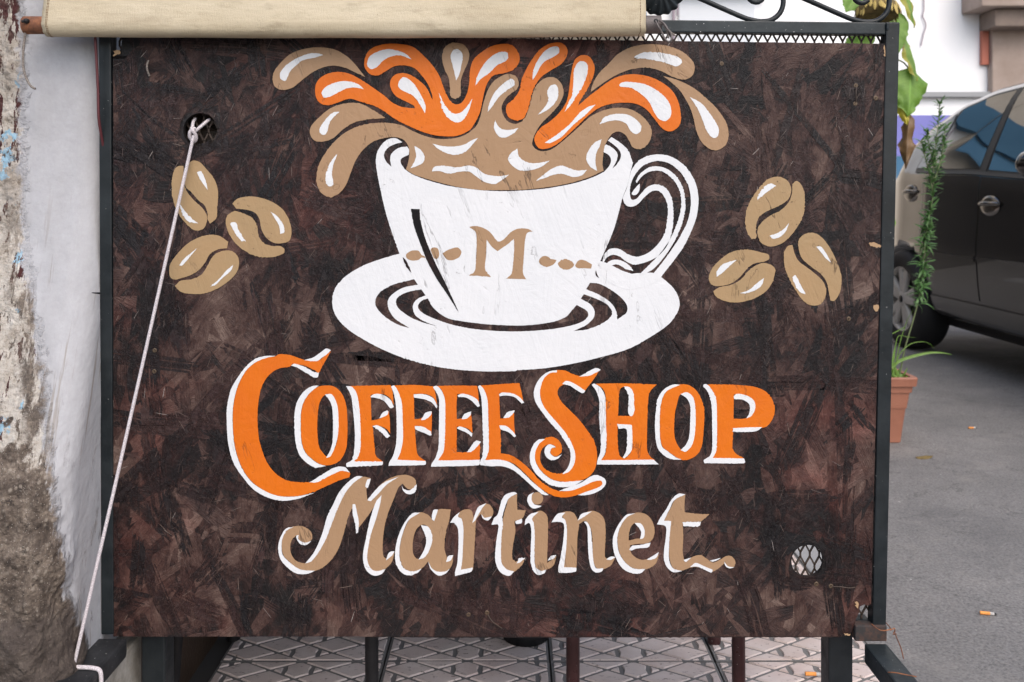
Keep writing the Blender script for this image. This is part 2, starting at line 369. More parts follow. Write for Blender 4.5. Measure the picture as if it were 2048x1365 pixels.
M['grout'] = mat('grey_grout', (0.16, 0.156, 0.152), 0.95)
M['joint'] = mat('dark_joint_dirt', (0.045, 0.042, 0.040), 0.95)
def plain_mat(name, a, b, scale=3, rough=0.85, bump=0.3):
    m = mat(name, a, rough); t = NT(m)
    t.color(t.ramp(t.noise(scale, 6, 0.6), [(0.3, a), (0.7, b)])); t.bump(t.noise(scale * 14, 4), bump, 0.004); return m
M['concrete'] = plain_mat('brown_concrete', (0.26, 0.20, 0.165), (0.36, 0.29, 0.25), 4)
M['concrete_dark'] = plain_mat('darker_brown_concrete', (0.15, 0.115, 0.095), (0.24, 0.19, 0.16), 5)  # darker brown tone for the beam
M['shutter'] = mat('terracotta_shutter', (0.40, 0.13, 0.085), 0.7)
M['dado'] = plain_mat('violet_blue_dado', (0.17, 0.17, 0.47), (0.21, 0.21, 0.52), 2)
M['far_white'] = plain_mat('far_whitewash', (0.80, 0.81, 0.83), (0.86, 0.87, 0.88), 1.3, 0.9)
M['far_grey'] = plain_mat('far_grey_panel', (0.62, 0.66, 0.70), (0.68, 0.71, 0.75), 1.6, 0.9)
M['strip'] = mat('grey_ledge', (0.30, 0.31, 0.32), 0.8)
M['pipe'] = mat('purple_grey_pipe', (0.30, 0.25, 0.29), 0.6)
M['beige'] = plain_mat('beige_render', (0.50, 0.44, 0.36), (0.58, 0.52, 0.44), 2)
M['cafeblue'] = plain_mat('blue_dado', (0.045, 0.135, 0.24), (0.06, 0.165, 0.28), 2)
M['darkwood'] = plain_mat('dark_brown_wood', (0.030, 0.018, 0.011), (0.055, 0.032, 0.019), 9, 0.5)
M['ledge'] = black_metal('chipped_black_ledge_paint', (0.016, 0.017, 0.019), 0.45)
def lowwall():
    m = mat('dirty_white_render', (0.3, 0.3, 0.27), 0.9); t = NT(m)
    t.color(t.ramp(t.noise(14, 6, 0.7), [(0.3, (0.16, 0.145, 0.12)), (0.65, (0.40, 0.385, 0.35))])); t.bump(t.noise(80, 4), 0.4, 0.004); return m
M['lowwall'] = lowwall()
M['terracotta'] = plain_mat('terracotta_plastic', (0.40, 0.135, 0.075), (0.47, 0.175, 0.10), 12, 0.55, 0.15)
M['soil'] = plain_mat('pot_soil', (0.03, 0.022, 0.015), (0.07, 0.05, 0.035), 60, 0.95)
M['screw'] = mat('dull_brass_screw', (0.10, 0.07, 0.045), 0.5, 0.5)
M['greypipe'] = plain_mat('grey_brown_steel', (0.085, 0.070, 0.066), (0.13, 0.11, 0.105), 40, 0.5, 0.3)
def darkstroke():
    m = mat('thin_dark_brown_brushing', (0.012, 0.009, 0.010), 0.45, 0.0, 0.3); t = NT(m)
    v = t.math('ADD', t.math('MULTIPLY', t.attr('tone'), 0.5), t.math('MULTIPLY', t.noise(40, 5, 0.7, None, 1.0), 0.5))
    t.color(t.ramp(v, [(0.25, (0.0075, 0.0066, 0.0078)), (0.50, (0.0150, 0.0092, 0.0096)), (0.68, (0.0300, 0.0140, 0.0135)), (0.8, (0.054, 0.031, 0.028))])); t.bump(t.noise(140, 4, 0.7, None, 0.8), 0.8, 0.002)
    tr = t.n.new('ShaderNodeBsdfTransparent'); mx = t.n.new('ShaderNodeMixShader'); out = t.n['Material Output']
    t.l.new(t.ramp(t.noise(55, 5, 0.75, t.grain(8, (1.3, 1, 0.5)), 0.8), [(0.40, 0.12), (0.58, 1.0)]), mx.inputs[0]); t.l.new(t.b.outputs[0], mx.inputs[2]); t.l.new(tr.outputs[0], mx.inputs[1]); t.l.new(mx.outputs[0], out.inputs['Surface'])
    return m
M['darkstroke'] = darkstroke()
M['terracotta'] = plain_mat('terracotta_plastic', (0.24, 0.095, 0.058), (0.31, 0.130, 0.082), 12, 0.55, 0.15)
M['dim'] = plain_mat('dim_grey_reflector', (0.012, 0.012, 0.013), (0.022, 0.021, 0.022), 3, 0.7)
M['cement'] = plain_mat('pale_cement', (0.25, 0.255, 0.26), (0.33, 0.33, 0.335), 6, 0.9)
M['filter'] = plain_mat('orange_filter_paper', (0.72, 0.27, 0.06), (0.80, 0.34, 0.09), 300, 0.8)
M['ashpaper'] = plain_mat('smudged_paper', (0.30, 0.29, 0.28), (0.62, 0.60, 0.58), 300, 0.9)
M['ash'] = mat('burnt_ash', (0.03, 0.03, 0.03), 0.95)
def leaf_mat(name, a, b, edge=None, amount=0.0, trans=0.35):
    m = mat(name, a, 0.5); t = NT(m); ac = t.attr('across')
    c = t.ramp(t.noise(30, 4, 0.6), [(0.3, a), (0.7, b)])
    if edge:
        e = t.math('ADD', t.math('MULTIPLY', ac, 0.45), t.math('MULTIPLY', t.noise(17, 4, 0.6), 0.75))
        c = t.mix(t.math('MULTIPLY', t.ramp(e, [(0.52, 0.0), (0.62, 1.0)]), amount), c, edge)
        c = t.mix(t.math('MULTIPLY', t.ramp(t.noise(21, 4, 0.6, t.mapped((0, 0, 0), (1, 1, 1), (3, 3, 3))), [(0.60, 0.0), (0.66, 1.0)]), amount), c, (0.13, 0.07, 0.03))
    al = t.attr('along'); fr = t.math('FRACT', t.math('ADD', t.math('MULTIPLY', al, 7.0), t.math('MULTIPLY', ac, -1.6)))
    vein = t.math('MAXIMUM', t.ramp(ac, [(0.0, 0.75), (0.07, 0.0)]), t.math('MULTIPLY', t.ramp(fr, [(0.0, 1.0), (0.09, 0.0)]), t.ramp(ac, [(0.1, 0.55), (0.9, 0.1)])))
    c = t.mix(vein, c, tuple(min(1, x * 1.9 + .03) for x in a)) if 'sunflower' in name or 'yellow' in name else c
    t.color(c); t.bump(t.noise(90, 3), 0.3, 0.002)
    tr = t.n.new('ShaderNodeBsdfTranslucent'); t.l.new(c, tr.inputs['Color']); mx = t.n.new('ShaderNodeMixShader'); mx.inputs[0].default_value = trans
    out = t.n['Material Output']; t.l.new(t.b.outputs[0], mx.inputs[1]); t.l.new(tr.outputs[0], mx.inputs[2]); t.l.new(mx.outputs[0], out.inputs['Surface']); return m
M['leaf'] = leaf_mat('sunflower_leaf', (0.12, 0.25, 0.03), (0.19, 0.34, 0.05))
M['leafy'] = leaf_mat('yellowing_leaf', (0.12, 0.24, 0.03), (0.18, 0.31, 0.05), (0.42, 0.36, 0.05), 0.75)
M['leafyel'] = leaf_mat('yellow_leaf', (0.40, 0.34, 0.03), (0.30, 0.30, 0.04))
M['leafbrown'] = leaf_mat('dead_brown_leaf', (0.13, 0.075, 0.03), (0.20, 0.12, 0.055), None, 0, 0.2)
M['stem'] = plain_mat('green_stem', (0.14, 0.19, 0.06), (0.20, 0.24, 0.09), 30, 0.6)
M['seed'] = plain_mat('withered_seed_head', (0.07, 0.05, 0.018), (0.20, 0.14, 0.05), 45, 0.9)
M['bract'] = plain_mat('withered_bract', (0.32, 0.23, 0.06), (0.44, 0.34, 0.11), 60, 0.8)
M['weed'] = leaf_mat('weed_leaf', (0.055, 0.135, 0.035), (0.085, 0.19, 0.05), None, 0, 0.25)
M['weedstem'] = plain_mat('weed_stem', (0.10, 0.14, 0.05), (0.14, 0.17, 0.08), 40, 0.6)
M['blade'] = leaf_mat('grass_blade', (0.13, 0.25, 0.04), (0.19, 0.33, 0.07), None, 0, 0.35)
M['carpaint'] = mat('black_car_paint', (0.012, 0.012, 0.013), 0.22)
M['carpaint'].node_tree.nodes['Principled BSDF'].inputs['Coat Weight'].default_value = 1.0
M['carpaint'].node_tree.nodes['Principled BSDF'].inputs['Coat Roughness'].default_value = 0.03
def dusty():
    m = M['carpaint']; t = NT(m); z = t.axis(2)
    d = t.math('MULTIPLY', t.ramp(z, [(0.15, 0.6), (0.60, 0.25), (0.70, 0.0)]), t.ramp(t.noise(3, 5), [(0.3, 0.7), (0.7, 1.0)]))
    t.color(t.mix(d, (0.006, 0.006, 0.007), (0.045, 0.042, 0.040))); t.rough(t.math('ADD', t.math('MULTIPLY', d, 0.5), 0.2))
dusty()
M['glass'] = mat('dark_window_glass', (0.012, 0.020, 0.024), 0.02, 0.0, 1.0)
M['glass'].node_tree.nodes['Principled BSDF'].inputs['IOR'].default_value = 2.1
M['rubber'] = mat('black_rubber', (0.011, 0.011, 0.012), 0.75)
M['trim'] = mat('black_trim', (0.008, 0.008, 0.009), 0.45)
M['alloy'] = plain_mat('dusty_alloy', (0.36, 0.345, 0.32), (0.48, 0.46, 0.43), 12, 0.45, 0.05)
M['chrome'] = mat('handle_chrome', (0.24, 0.23, 0.22), 0.2, 1.0)
M['lamp'] = mat('lamp_lens', (0.5, 0.05, 0.04), 0.1)
def wloc(o):
    v = Vector((0, 0, 0))
    while o is not None: v += o.location; o = o.parent
    return v
def mb_build(s, name, mat_, parent=None):
    o = bpy.data.objects.new(name, s.mesh(name)); o.data.materials.append(mat_)
    if parent is not None: o.data.transform(Matrix.Translation(-wloc(parent)))
    return link(o, parent)
MB.build = mb_build

# ------------------------------------------------------------ ground
asp = MB()
asp.add([(-60, -40, -0.015), (80, -40, -0.015), (80, 90, -0.015), (-60, 90, -0.015)], [(0, 1, 2, 3)])
tag(asp.build('road', M['asphalt']), 'grey asphalt street', None, None, 'structure')
pv = MB(); pv.box(-0.70, 0.764, 0.25, 7.6, -0.08, -0.004)
kb = MB(); kb.box(0.7645, 0.898, 2.12, 7.6, -0.05, -0.003, 0.004); tag(kb.build('cement_strip', M['cement']), 'smooth pale cement strip along the pavement edge', None, None, 'structure')
pave = tag(pv.build('pavement', M['joint']), 'pavement of pressed star pattern tiles', None, None, 'structure')

# ------------------------------------------------------------ star pattern cement tiles
def clip(poly, a, b, c):      # keep a*x+b*y<=c
    out = []
    for i in range(len(poly)):
        p, q = poly[i], poly[(i + 1) % len(poly)]
        dp, dq = a * p[0] + b * p[1] - c, a * q[0] + b * q[1] - c
        if dp <= 0: out.append(p)
        if (dp < 0) != (dq < 0) and dp != dq:
            t = dp / (dp - dq); out.append((p[0] + t * (q[0] - p[0]), p[1] + t * (q[1] - p[1])))
    return out
def inset(poly, d):
    n = len(poly); out = []
    area = sum(poly[i][0] * poly[(i + 1) % n][1] - poly[(i + 1) % n][0] * poly[i][1] for i in range(n))
    if area < 0: poly = poly[::-1]
    for i in range(n):
        p, q, r = Vector(poly[i - 1]), Vector(poly[i]), Vector(poly[(i + 1) % n])
        e1, e2 = (q - p), (r - q)
        if e1.length < 1e-6 or e2.length < 1e-6: out.append(tuple(q)); continue
        n1 = Vector((-e1.y, e1.x)).normalized(); n2 = Vector((-e2.y, e2.x)).normalized()
        b = n1 + n2
        if b.length < 0.2: b = n1
        else: b = b / max(0.35, b.dot(n1))
        out.append(tuple(q + b * d))
    return out
TX, TY = 0.34, 0.3926
def tile_mesh():
    e = TX / (6 * math.sqrt(3)); a = math.sqrt(3) * e; polys = []
    for i in range(-1, 8):
        for j in range(-1, 14):
            if (i + j) % 2: continue
            cx, cy = a * i, e * j; k = (i + 3 * (j // 2)) % 3
            if k:
                polys.append([(cx - a, cy), (cx, cy - e), (cx + a, cy), (cx, cy + e)])
            else:       # a star cell: two bars cut the rhombus into a star and two triangles
                h = a / 2; n = 0.10 * e
                polys.append([(cx - a, cy), (cx - h, cy - e / 2), (cx - h, cy + e / 2)])
                polys.append([(cx + h, cy - e / 2), (cx + a, cy), (cx + h, cy + e / 2)])
                polys.append([(cx - h, cy - e / 2), (cx, cy - e), (cx + h, cy - e / 2), (cx + h - n, cy), (cx + h, cy + e / 2), (cx, cy + e), (cx - h, cy + e / 2), (cx - h + n, cy)])
    mb = MB(); g = 0.0036
    for p in polys:
        for a, b, c in ((1, 0, TX - 0.003), (-1, 0, -0.003), (0, 1, TY - 0.003), (0, -1, -0.003)):
            p = clip(p, a, b, c)
            if len(p) < 3: break
        if len(p) < 3: continue
        ar = abs(sum(p[i][0] * p[(i + 1) % len(p)][1] - p[(i + 1) % len(p)][0] * p[i][1] for i in range(len(p)))) / 2
        if ar < 0.00012: continue
        lo = inset(p, g); hi = inset(p, g + 0.0016); n = len(lo)
        mb.add([(x, y, 0.0005) for x, y in lo] + [(x, y, 0.0036) for x, y in hi],
               [tuple(range(n, 2 * n))] + [(i, (i + 1) % n, n + (i + 1) % n, n + i) for i in range(n)])
    mb.box(0.0022, TX - 0.0022, 0.0022, TY - 0.0022, -0.004, 0.0007)
    return mb
tm = tile_mesh().mesh('paving_tile'); tm.materials.append(M['tile']); tm.materials.append(M['grout'])
for k in range(len(tm.polygons) - 6, len(tm.polygons)): tm.polygons[k].material_index = 1
for i in range(4):
    for j in range(16):
        o = bpy.data.objects.new('paving_tile', tm)
        o.location = (-0.602 + TX * i, 0.62 + TY * j, random.uniform(-0.001, 0.001))
        o.rotation_euler = (random.uniform(-.002, .002), random.uniform(-.002, .002), random.uniform(-.003, .003))
        link(o, pave)

# ------------------------------------------------------------ the peeling corner wall on the left
def frange(a, b, n): return [a + (b - a) * i / n for i in range(n + 1)]
ss = frange(-2.6, -0.22, 8)[:-1] + frange(-0.22, 0.25, 170)[:-1] + frange(0.25, 7.3, 24)
zs = frange(-0.02, 1.34, 430)[:-1] + frange(1.34, 3.3, 14)
WX = -0.657
def front_y(z):        # the old wall is battered: its foot stands out, higher up it falls back
    q = max(0.0, min(1.0, (z - 0.28) / 0.80)); return 1.245 + 0.165 * q * q * (3 - 2 * q)
wv, wa, wf = [], [], []
rr = 0.045
for z in zs:
    WY = front_y(z)
    for s in ss:
        if s < -rr: p = Vector((WX + s, WY, z)); n = Vector((0, -1, 0))
        elif s > rr: p = Vector((WX, WY + s, z)); n = Vector((1, 0, 0))
        else:
            a = (s / rr + 1) * math.pi / 4
            c = Vector((WX - rr, WY + rr, z)); n = Vector((math.sin(a), -math.cos(a), 0)); p = c + n * rr
        q = Vector((s * 6, z * 6, 0.3))
        side = min(1.0, max(0.0, (s - (-0.13 + 0.20 * max(0.0, min(1.0, (0.95 - z) / 0.65)))) / 0.04)); damp = min(1.0, max(0.0, (0.62 - z) / 0.35))
        amp = (0.0050 + 0.012 * damp) * (1 - side) + 0.0010 * side
        d = noise.fractal(q * 2.0, 0.9, 2.1, 6) * amp
        d += (noise.noise(q * 0.9) * 0.007 + damp * noise.noise(q * 0.5) * 0.010) * (1 - side)
        if s > 0.14: d *= max(0.0, 1 - (s - 0.14) * 8)
        wv.append(p + n * d); wa.append(s)
m_ = len(ss)
for i in range(len(zs) - 1):
    for j in range(m_ - 1):
        wf.append((i * m_ + j, i * m_ + j + 1, (i + 1) * m_ + j + 1, (i + 1) * m_ + j))
wb = MB(); wb.add(wv, wf, True)
wall = wb.build('corner_wall', M['wall'])
at = wall.data.attributes.new('across', 'FLOAT', 'POINT'); at.data.foreach_set('value', wa)
tag(wall, 'old wall with peeling cream and blue plaster round the corner from a whitewashed face', 'wall')

lw = empty('low_wall', (-0.635, 1.2, 0)); tag(lw, 'low dirty white wall under a chipped black ledge, left of the board', 'wall')
t = MB(); t.box(-0.66, -0.622, 0.4, 1.47, -0.01, 0.222, 0.003); t.build('wall_face', M['lowwall'], lw)
t = MB(); t.box(-0.664, -0.612, 0.4, 1.394, 0.2225, 0.2525, 0.006); t.build('ledge', M['ledge'], lw)

# ------------------------------------------------------------ far wall across the street
fw = empty('far_wall', (4.0, 9.0, 0)); tag(fw, 'bright whitewashed wall with a violet blue base across the street', 'wall')
FY = 9.0
def z_at(py, Y): return H + (CY - py) * Y / F
zd, zs1 = z_at(233, FY), z_at(196, FY)
t = MB(); t.box(-0.6, 14, FY, FY + 0.3, zd, 7.5); t.build('upper_wall', M['far_white'], fw)
t = MB(); t.box(-0.6, 14, FY + 0.004, FY + 0.28, -0.02, zd - 0.002); t.build('lower_wall', M['far_white'], fw)
t = MB(); t.box(3.95, 4.7, FY - 0.012, FY + 0.002, -0.01, 1.397); t.build('painted_base', M['cafeblue'], fw)
t = MB(); t.box(1.37, 3.85, FY - 0.02, FY + 0.002, -0.01, 2.40); t.build('reflected_beige', M['beige'], fw)  # hidden beige panel added to tint the reflection in the car's rear quarter
t = MB(); t.box(3.95, 4.7, FY - 0.012, FY + 0.002, 1.40, zd + 0.01); t.build('painted_base', M['dado'], fw)
t = MB(); t.box(4.0, 14, FY - 0.07, FY - 0.002, zs1, zs1 + 0.055, 0.006); t.build('ledge', M['strip'], fw)
xa, xb = (1357 - CX) * FY / F, (1508 - CX) * FY / F
t = MB(); t.box(xa, xb, FY - 0.03, FY - 0.002, z_at(180, FY), 5.2, 0.004); t.build('grey_panel', M['far_grey'], fw)
for px, r in ((1345, 0.016), (1353, 0.010)):
    t = MB(); x = (px - CX) * FY / F; t.tube([(x, FY - 0.06, z_at(90, FY) if r > .012 else z_at(34, FY)), (x, FY - 0.06, 5.0)], r); t.build('drain_pipe', M['pipe'], fw)
pts = [P(x, y, FY - 0.02) for x, y in ((1846, -30), (1848, 20), (1845, 32), (1852, 50), (1847, 68), (1842, 92))]
t = MB(); t.tube(crom(pts, False, 0.02), 0.006, 6); t.build('hanging_wire', M['pipe'], fw)

pb = empty('pillar', (5.3, 8.9, 0)); tag(pb, 'brown concrete pillar carrying a stepped beam beside a terracotta shutter', 'pillar')
def px_x(px, Y): return (px - CX) * Y / F
xp = px_x(1974, FY)
t = MB(); t.box(xp, xp + 1.1, FY - 0.10, FY - 0.002, -0.02, z_at(56, FY), 0.012); t.build('shaft', M['concrete'], pb)
t = MB(); t.box(px_x(1958, FY), xp + 2.6, FY - 0.30, FY - 0.002, z_at(53, FY - .3), z_at(18, FY - .3), 0.012); t.build('beam', M['concrete_dark'], pb)
t = MB(); t.box(px_x(1922, FY), xp + 3.0, FY - 0.40, FY - 0.002, z_at(18, FY - .3) + .006, z_at(18, FY - .3) + 0.5, 0.012); t.build('cornice', M['concrete'], pb)
t = MB(); t.box(px_x(1964, FY - .05), xp - 0.004, FY - 0.05, FY - 0.003, z_at(131, FY), z_at(54, FY) - 0.02, 0.004); t.build('shutter', M['shutter'], pb)

# shop front added over the street, unseen, to be mirrored in the car
sh = empty('added_shop_front', (0.3, 8.9, 0)); tag(sh, 'beige shop front under a blue awning, added unseen behind the board to be mirrored in the car', 'shop')
t = MB(); t.box(-0.6, 1.35, FY - 0.12, FY - 0.013, 0.0, 5.5); t.build('shop_wall', M['beige'], sh)
t = MB(); t.box(-0.5, 1.30, FY - 0.15, FY - 0.121, 0.0, 2.45); t.build('dark_reflector', M['dim'], sh)  # dark slab added to darken what the car body reflects
t = MB(); t.box(1.36, 3.2, FY - 0.10, FY - 0.013, 3.56, 5.5); t.build('upper_shop_wall', M['beige'], sh)
t = MB(); t.box(1.36, 2.6, FY - 0.14, FY - 0.014, 3.06, 3.55); t.build('fascia', M['cafeblue'], sh)
t = MB(); t.box(-0.6, 1.345, FY - 0.20, FY - 0.122, 3.03, 3.55); t.build('fascia', M['cafeblue'], sh)
t = MB(); t.add([(-0.6, FY - 0.32, 2.68), (1.345, FY - 0.32, 2.68), (1.345, FY - 0.13, 3.02), (-0.6, FY - 0.13, 3.02), (-0.6, FY - 0.32, 2.655), (1.345, FY - 0.32, 2.655), (1.345, FY - 0.13, 2.995), (-0.6, FY - 0.13, 2.995)], [(0, 1, 2, 3), (7, 6, 5, 4), (0, 4, 5, 1), (1, 5, 6, 2), (3, 2, 6, 7), (0, 3, 7, 4)]); t.build('awning', M['cafeblue'], sh)

# the cafe's own side wall, behind the board; shade on its lower half is put in as dark wood
cw = empty('cafe_wall', (-0.65, 5, 0)); tag(cw, 'beige side wall behind the sign, its shade put in as a dark lower half', 'wall')
t = MB(); t.box(-0.75, -0.640, 2.6, 8.95, 1.62, 4.2); t.build('upper_wall', M['beige'], cw)
t = MB(); t.box(-0.75, -0.640, 1.485, 2.598, -0.01, 0.95); t.build('shade_base', M['darkwood'], cw)  # dark sheet laid where the white wall lies in shade
t = MB(); t.box(-0.75, -0.632, 2.6, 8.95, -0.01, 1.62); t.build('painted_base', M['darkwood'], cw)  # dark colour stands for the shaded cafe interior

cp = empty('shade_canopy', (-0.2, 3.2, 0)); tag(cp, 'unseen dark canopy added to shade the ground behind the board', 'canopy')  # out of view, added to keep skylight off the left tiles
t = MB(); t.box(-0.76, 0.28, 1.70, 5.6, 2.55, 2.60, 0.006); t.build('shade_sheet', M['darkwood'], cp)
for y in (1.9, 5.4):
    t = MB(); t.beam((-0.70, y, 2.52), (0.14, y, 2.52), 0.04, 0.05); t.build('bracket', M['blackmetal'], cp)

pn = empty('shade_partition', (-0.35, 2.4, 0)); tag(pn, 'unseen dark plank partition added to shade the tiles behind the board', 'partition')  # out of view, added to block light from behind the left tiles
for k in range(7):
    x = -0.628 + k * 0.105; t = MB(); t.box(x, x + 0.102, 2.38, 2.42, 0.004, 2.50, 0.003); t.build('plank', M['darkwood'], pn)

# ------------------------------------------------------------ the iron barrier that carries the board
fr = empty('iron_barrier', (0, 1.41, 0)); tag(fr, 'black iron barrier with wire mesh and scrollwork holding the painted board', 'barrier')
k8 = 0.0008
t = MB(); t.beam(B(211, 66, -0.008), B(216.5, 1268, -0.008), 0.0195, 0.022, (0, 1, 0), 0.002); t.build('post', M['frame'], fr)
t = MB(); t.beam(B(1784.5, 46, -0.008), B(1757, 1268, -0.008), 0.0215, 0.022, (0, 1, 0), 0.002); t.build('post', M['frame'], fr)
t = MB(); t.beam(B(199, 39.5, -0.009), B(1772, 57.5, -0.009), 0.020, 0.0195, (0, 0, 1), 0.002); t.build('top_bar', M['bar'], fr)
t = MB(); t.beam(B(1770.5, 57.5, -0.009), B(1798.5, 58, -0.009), 0.0225, 0.0205, (0, 0, 1), 0.002)
t.tube([B(1773, 49, 0.0035), B(1773, 61, 0.0035)], 0.0022, 6); t.build('corner_weld', M['bar'], fr)
t = MB(); t.beam(B(227, 1262, -0.021), B(1745, 1262, -0.021), 0.022, 0.024, (0, 0, 1), 0.002); t.build('bottom_bar', M['frame'], fr)
t = MB(); t.beam(B(1708, 1264, -0.006), B(1771, 1264, -0.006), 0.0235, 0.0255, (0, 0, 1), 0.002); t.build('rusted_corner', M['rustbar'], fr)
for a, b in ((283, 330), (1658, 1706)):
    t = MB(); x0, x1 = px_x(a, 1.43), px_x(b, 1.43); t.box(x0, x1, 1.43, 1.47, 0.004, 0.255, 0.003); t.build('leg', M['frame'], fr)
t = MB(); t.box(0.5615, 0.597, 0.55, 1.3955, 0.212, 0.2425, 0.003); t.build('side_rail', M['bar'], fr)
t = MB(); t.box(0.5635, 0.595, 0.55, 0.59, 0.004, 0.2115, 0.003); t.build('leg', M['frame'], fr)

# expanded mesh behind the board: strands past counting, one part
t = MB(); nx, ny, px0, py0, dx, dy = 82, 48, 1598 - 19 * 72 - 9.5, 1117 - 25.2 * 42 - 0.0, 19.0, 25.2
def strand(a, b):
    a, b = B(*a, -0.0165), B(*b, -0.0165); d = (b - a).normalized(); r = Vector((0, 1, 0)); u = d.cross(r)
    v = [p + r * (0.0011 * i) + u * (0.0013 * j) for p in (a, b) for i, j in ((-1, -1), (1, -1), (1, 1), (-1, 1))]
    t.add(v, [(0, 1, 5, 4), (1, 2, 6, 5), (2, 3, 7, 6), (3, 0, 4, 7)])
for j in range(ny):
    for i in range(nx):
        x = px0 + dx * i + (9.5 if j % 2 else 0); y = py0 + dy * j; s_ = -1 if j % 2 == 0 else 1
        jt = random.uniform(-.6, .6)
        for xe in (x - 9.5, x + 9.5):
            if 226 < xe < 1770 and 226 < x < 1770: strand((x, y + 4), (xe, y + dy - 4))
        if 226 < x < 1770: strand((x, y - 4.5), (x, y + 4.5))
tag(t.build('wire_mesh', M['mesh'], fr), None, None, None, 'stuff')

def rod(pts, r, name='scroll', cap_end=False):
    t = MB(); q = crom([B(x, y, -0.009) for x, y in pts], False, 0.004); t.tube(q, r, 10); return t
def scroll(bx, by):
    L = [(-220, -82), (-125, -41), (-40, -4), (-14, 2.5), (0, 3), (14, 0), (28, -10), (36, -24), (38, -42), (32, -60), (18, -74), (0, -80), (-20, -74), (-32, -60), (-33, -47), (-24, -37), (-12, -36), (-4, -42)]
    t = rod([(bx + x, by + y) for x, y in L], 0.0042); t.build('scroll', M['frame'], fr)
scroll(1532, 38); scroll(1745, 39.5); scroll(1318 - 213 - 1, 35)
t = rod([(1405 - 60, -26), (1290, -50), (1240, -60)], 0.0042); 
# cast rosette with ribs, half hidden by the canvas
t = MB(); c = B(1318, -16, 0.004); n = 112; vs_ = [c + Vector((0, -0.012, 0))]; rings = 7
for i in range(1, rings + 1):
    for k in range(n):
        a = 2 * math.pi * k / n; q = i / rings; rib = math.cos(a * 16)
        rad = 0.0378 * q * (1 + 0.045 * rib * q)
        vs_.append(c + Vector((rad * math.cos(a), -0.012 * (1 - q * q) - 0.0035 * q * (0.5 + 0.5 * rib), rad * math.sin(a))))
fs = [(0, 1 + k, 1 + (k + 1) % n) for k in range(n)]
for i in range(rings - 1):
    fs += [(1 + i * n + k, 1 + (i + 1) * n + k, 1 + (i + 1) * n + (k + 1) % n, 1 + i * n + (k + 1) % n) for k in range(n)]
base = 1 + (rings - 1) * n; b2 = len(vs_)
vs_ += [v + Vector((0, 0.006, 0)) for v in vs_[base:base + n]]
fs += [(base + k, b2 + k, b2 + (k + 1) % n, base + (k + 1) % n) for k in range(n)]; fs.append(tuple(b2 + k for k in range(n)))
t.add(vs_, fs, True); t.build('rosette', M['frame'], fr)
for pts in ([B(1741, 1246, 0.004), B(1752, 1251, 0.016), B(1770, 1250, 0.016), B(1777, 1252, 0.006), B(1772, 1247, -0.02)],
            [B(1771, 1251, 0.016), B(1779, 1246, 0.018), B(1783, 1256, 0.012), B(1776, 1258, 0.018), B(1786, 1261, 0.012)],
            [B(1783, 1258, 0.012), P(1793, 1275, 1.375), P(1802, 1297, 1.36), P(1807, 1318, 1.35)],
            [P(1776, 1345, 1.31), P(1792, 1346, 1.302), P(1812, 1350, 1.297), P(1833, 1354, 1.292)]):
    t = MB(); t.tube(crom(pts, False, 0.004), 0.0009, 6); t.build('binding_wire', M['rust'], fr)

# ------------------------------------------------------------ the painted board
sb = empty('sign_board', tuple(B(982, 1268))); tag(sb, 'painted chipboard sign with a splashing coffee cup and Coffee Shop Martinet lettering', 'sign')
def fill_mesh(name, loops, off, thick, mat_, parent):
    """flat shape in photo pixels -> thin slab on the board; thick back from its face at off"""
    cu = bpy.data.curves.new(name, 'CURVE'); cu.dimensions = '2D'; cu.fill_mode = 'BOTH'; cu.extrude = thick / 2
    for L in loops:
        sp = cu.splines.new('POLY'); sp.points.add(len(L) - 1); sp.use_cyclic_u = True
        for k, p in enumerate(L): sp.points[k].co = ((p[0] - CX) * k8, -(p[1] - CY) * k8, 0, 1)
    tmp = bpy.data.objects.new(name, cu); me = bpy.data.meshes.new_from_object(tmp); me.name = name
    bpy.data.objects.remove(tmp); bpy.data.curves.remove(cu)
    me.transform(Matrix(((1, 0, 0, 0), (0, 0, -1, BY - off + thick / 2), (0, 1, 0, H), (0, 0, 0, 1))))
    me.transform(Matrix.Translation(-wloc(parent)))
    me.materials.clear(); me.materials.append(mat_)
    return link(bpy.data.objects.new(name, me), parent)
def circle(x, y, r, n=48): return [(x + r * math.cos(2 * math.pi * k / n), y + r * math.sin(2 * math.pi * k / n)) for k in range(n)]
def rough(L, amp=1.0, step=6):
    out = []
    for i in range(len(L)):
        p, q = Vector(L[i]), Vector(L[(i + 1) % len(L)]); n = max(1, int((q - p).length / step))
        for k in range(n):
            a = p.lerp(q, k / n); out.append((a.x + noise.noise(Vector((a.x * .21, a.y * .21, 0))) * amp, a.y + noise.noise(Vector((a.x * .21, a.y * .21, 7))) * amp))
    return out
OUT = [(226, 112), (233, 104), (242, 100), (245, 67.5), (700, 73.6), (1290, 81.6), (1766, 88), (1769, 97), (1772.5, 99), (1771, 300), (1760, 640), (1747, 960), (1741, 1207),
       (1737, 1212), (1728, 1210), (1720, 1213), (1718, 1225), (1714, 1233), (1710, 1247), (1704, 1262), (1700, 1271), (1688, 1269), (1678, 1275), (900, 1276), (231, 1268), (227, 1258)]
panel = fill_mesh('panel', [rough(OUT, 1.3), circle(401, 261, 34.5), circle(1615.5, 1123, 32.5)], 0.0, 0.009, M['strand'], sb)

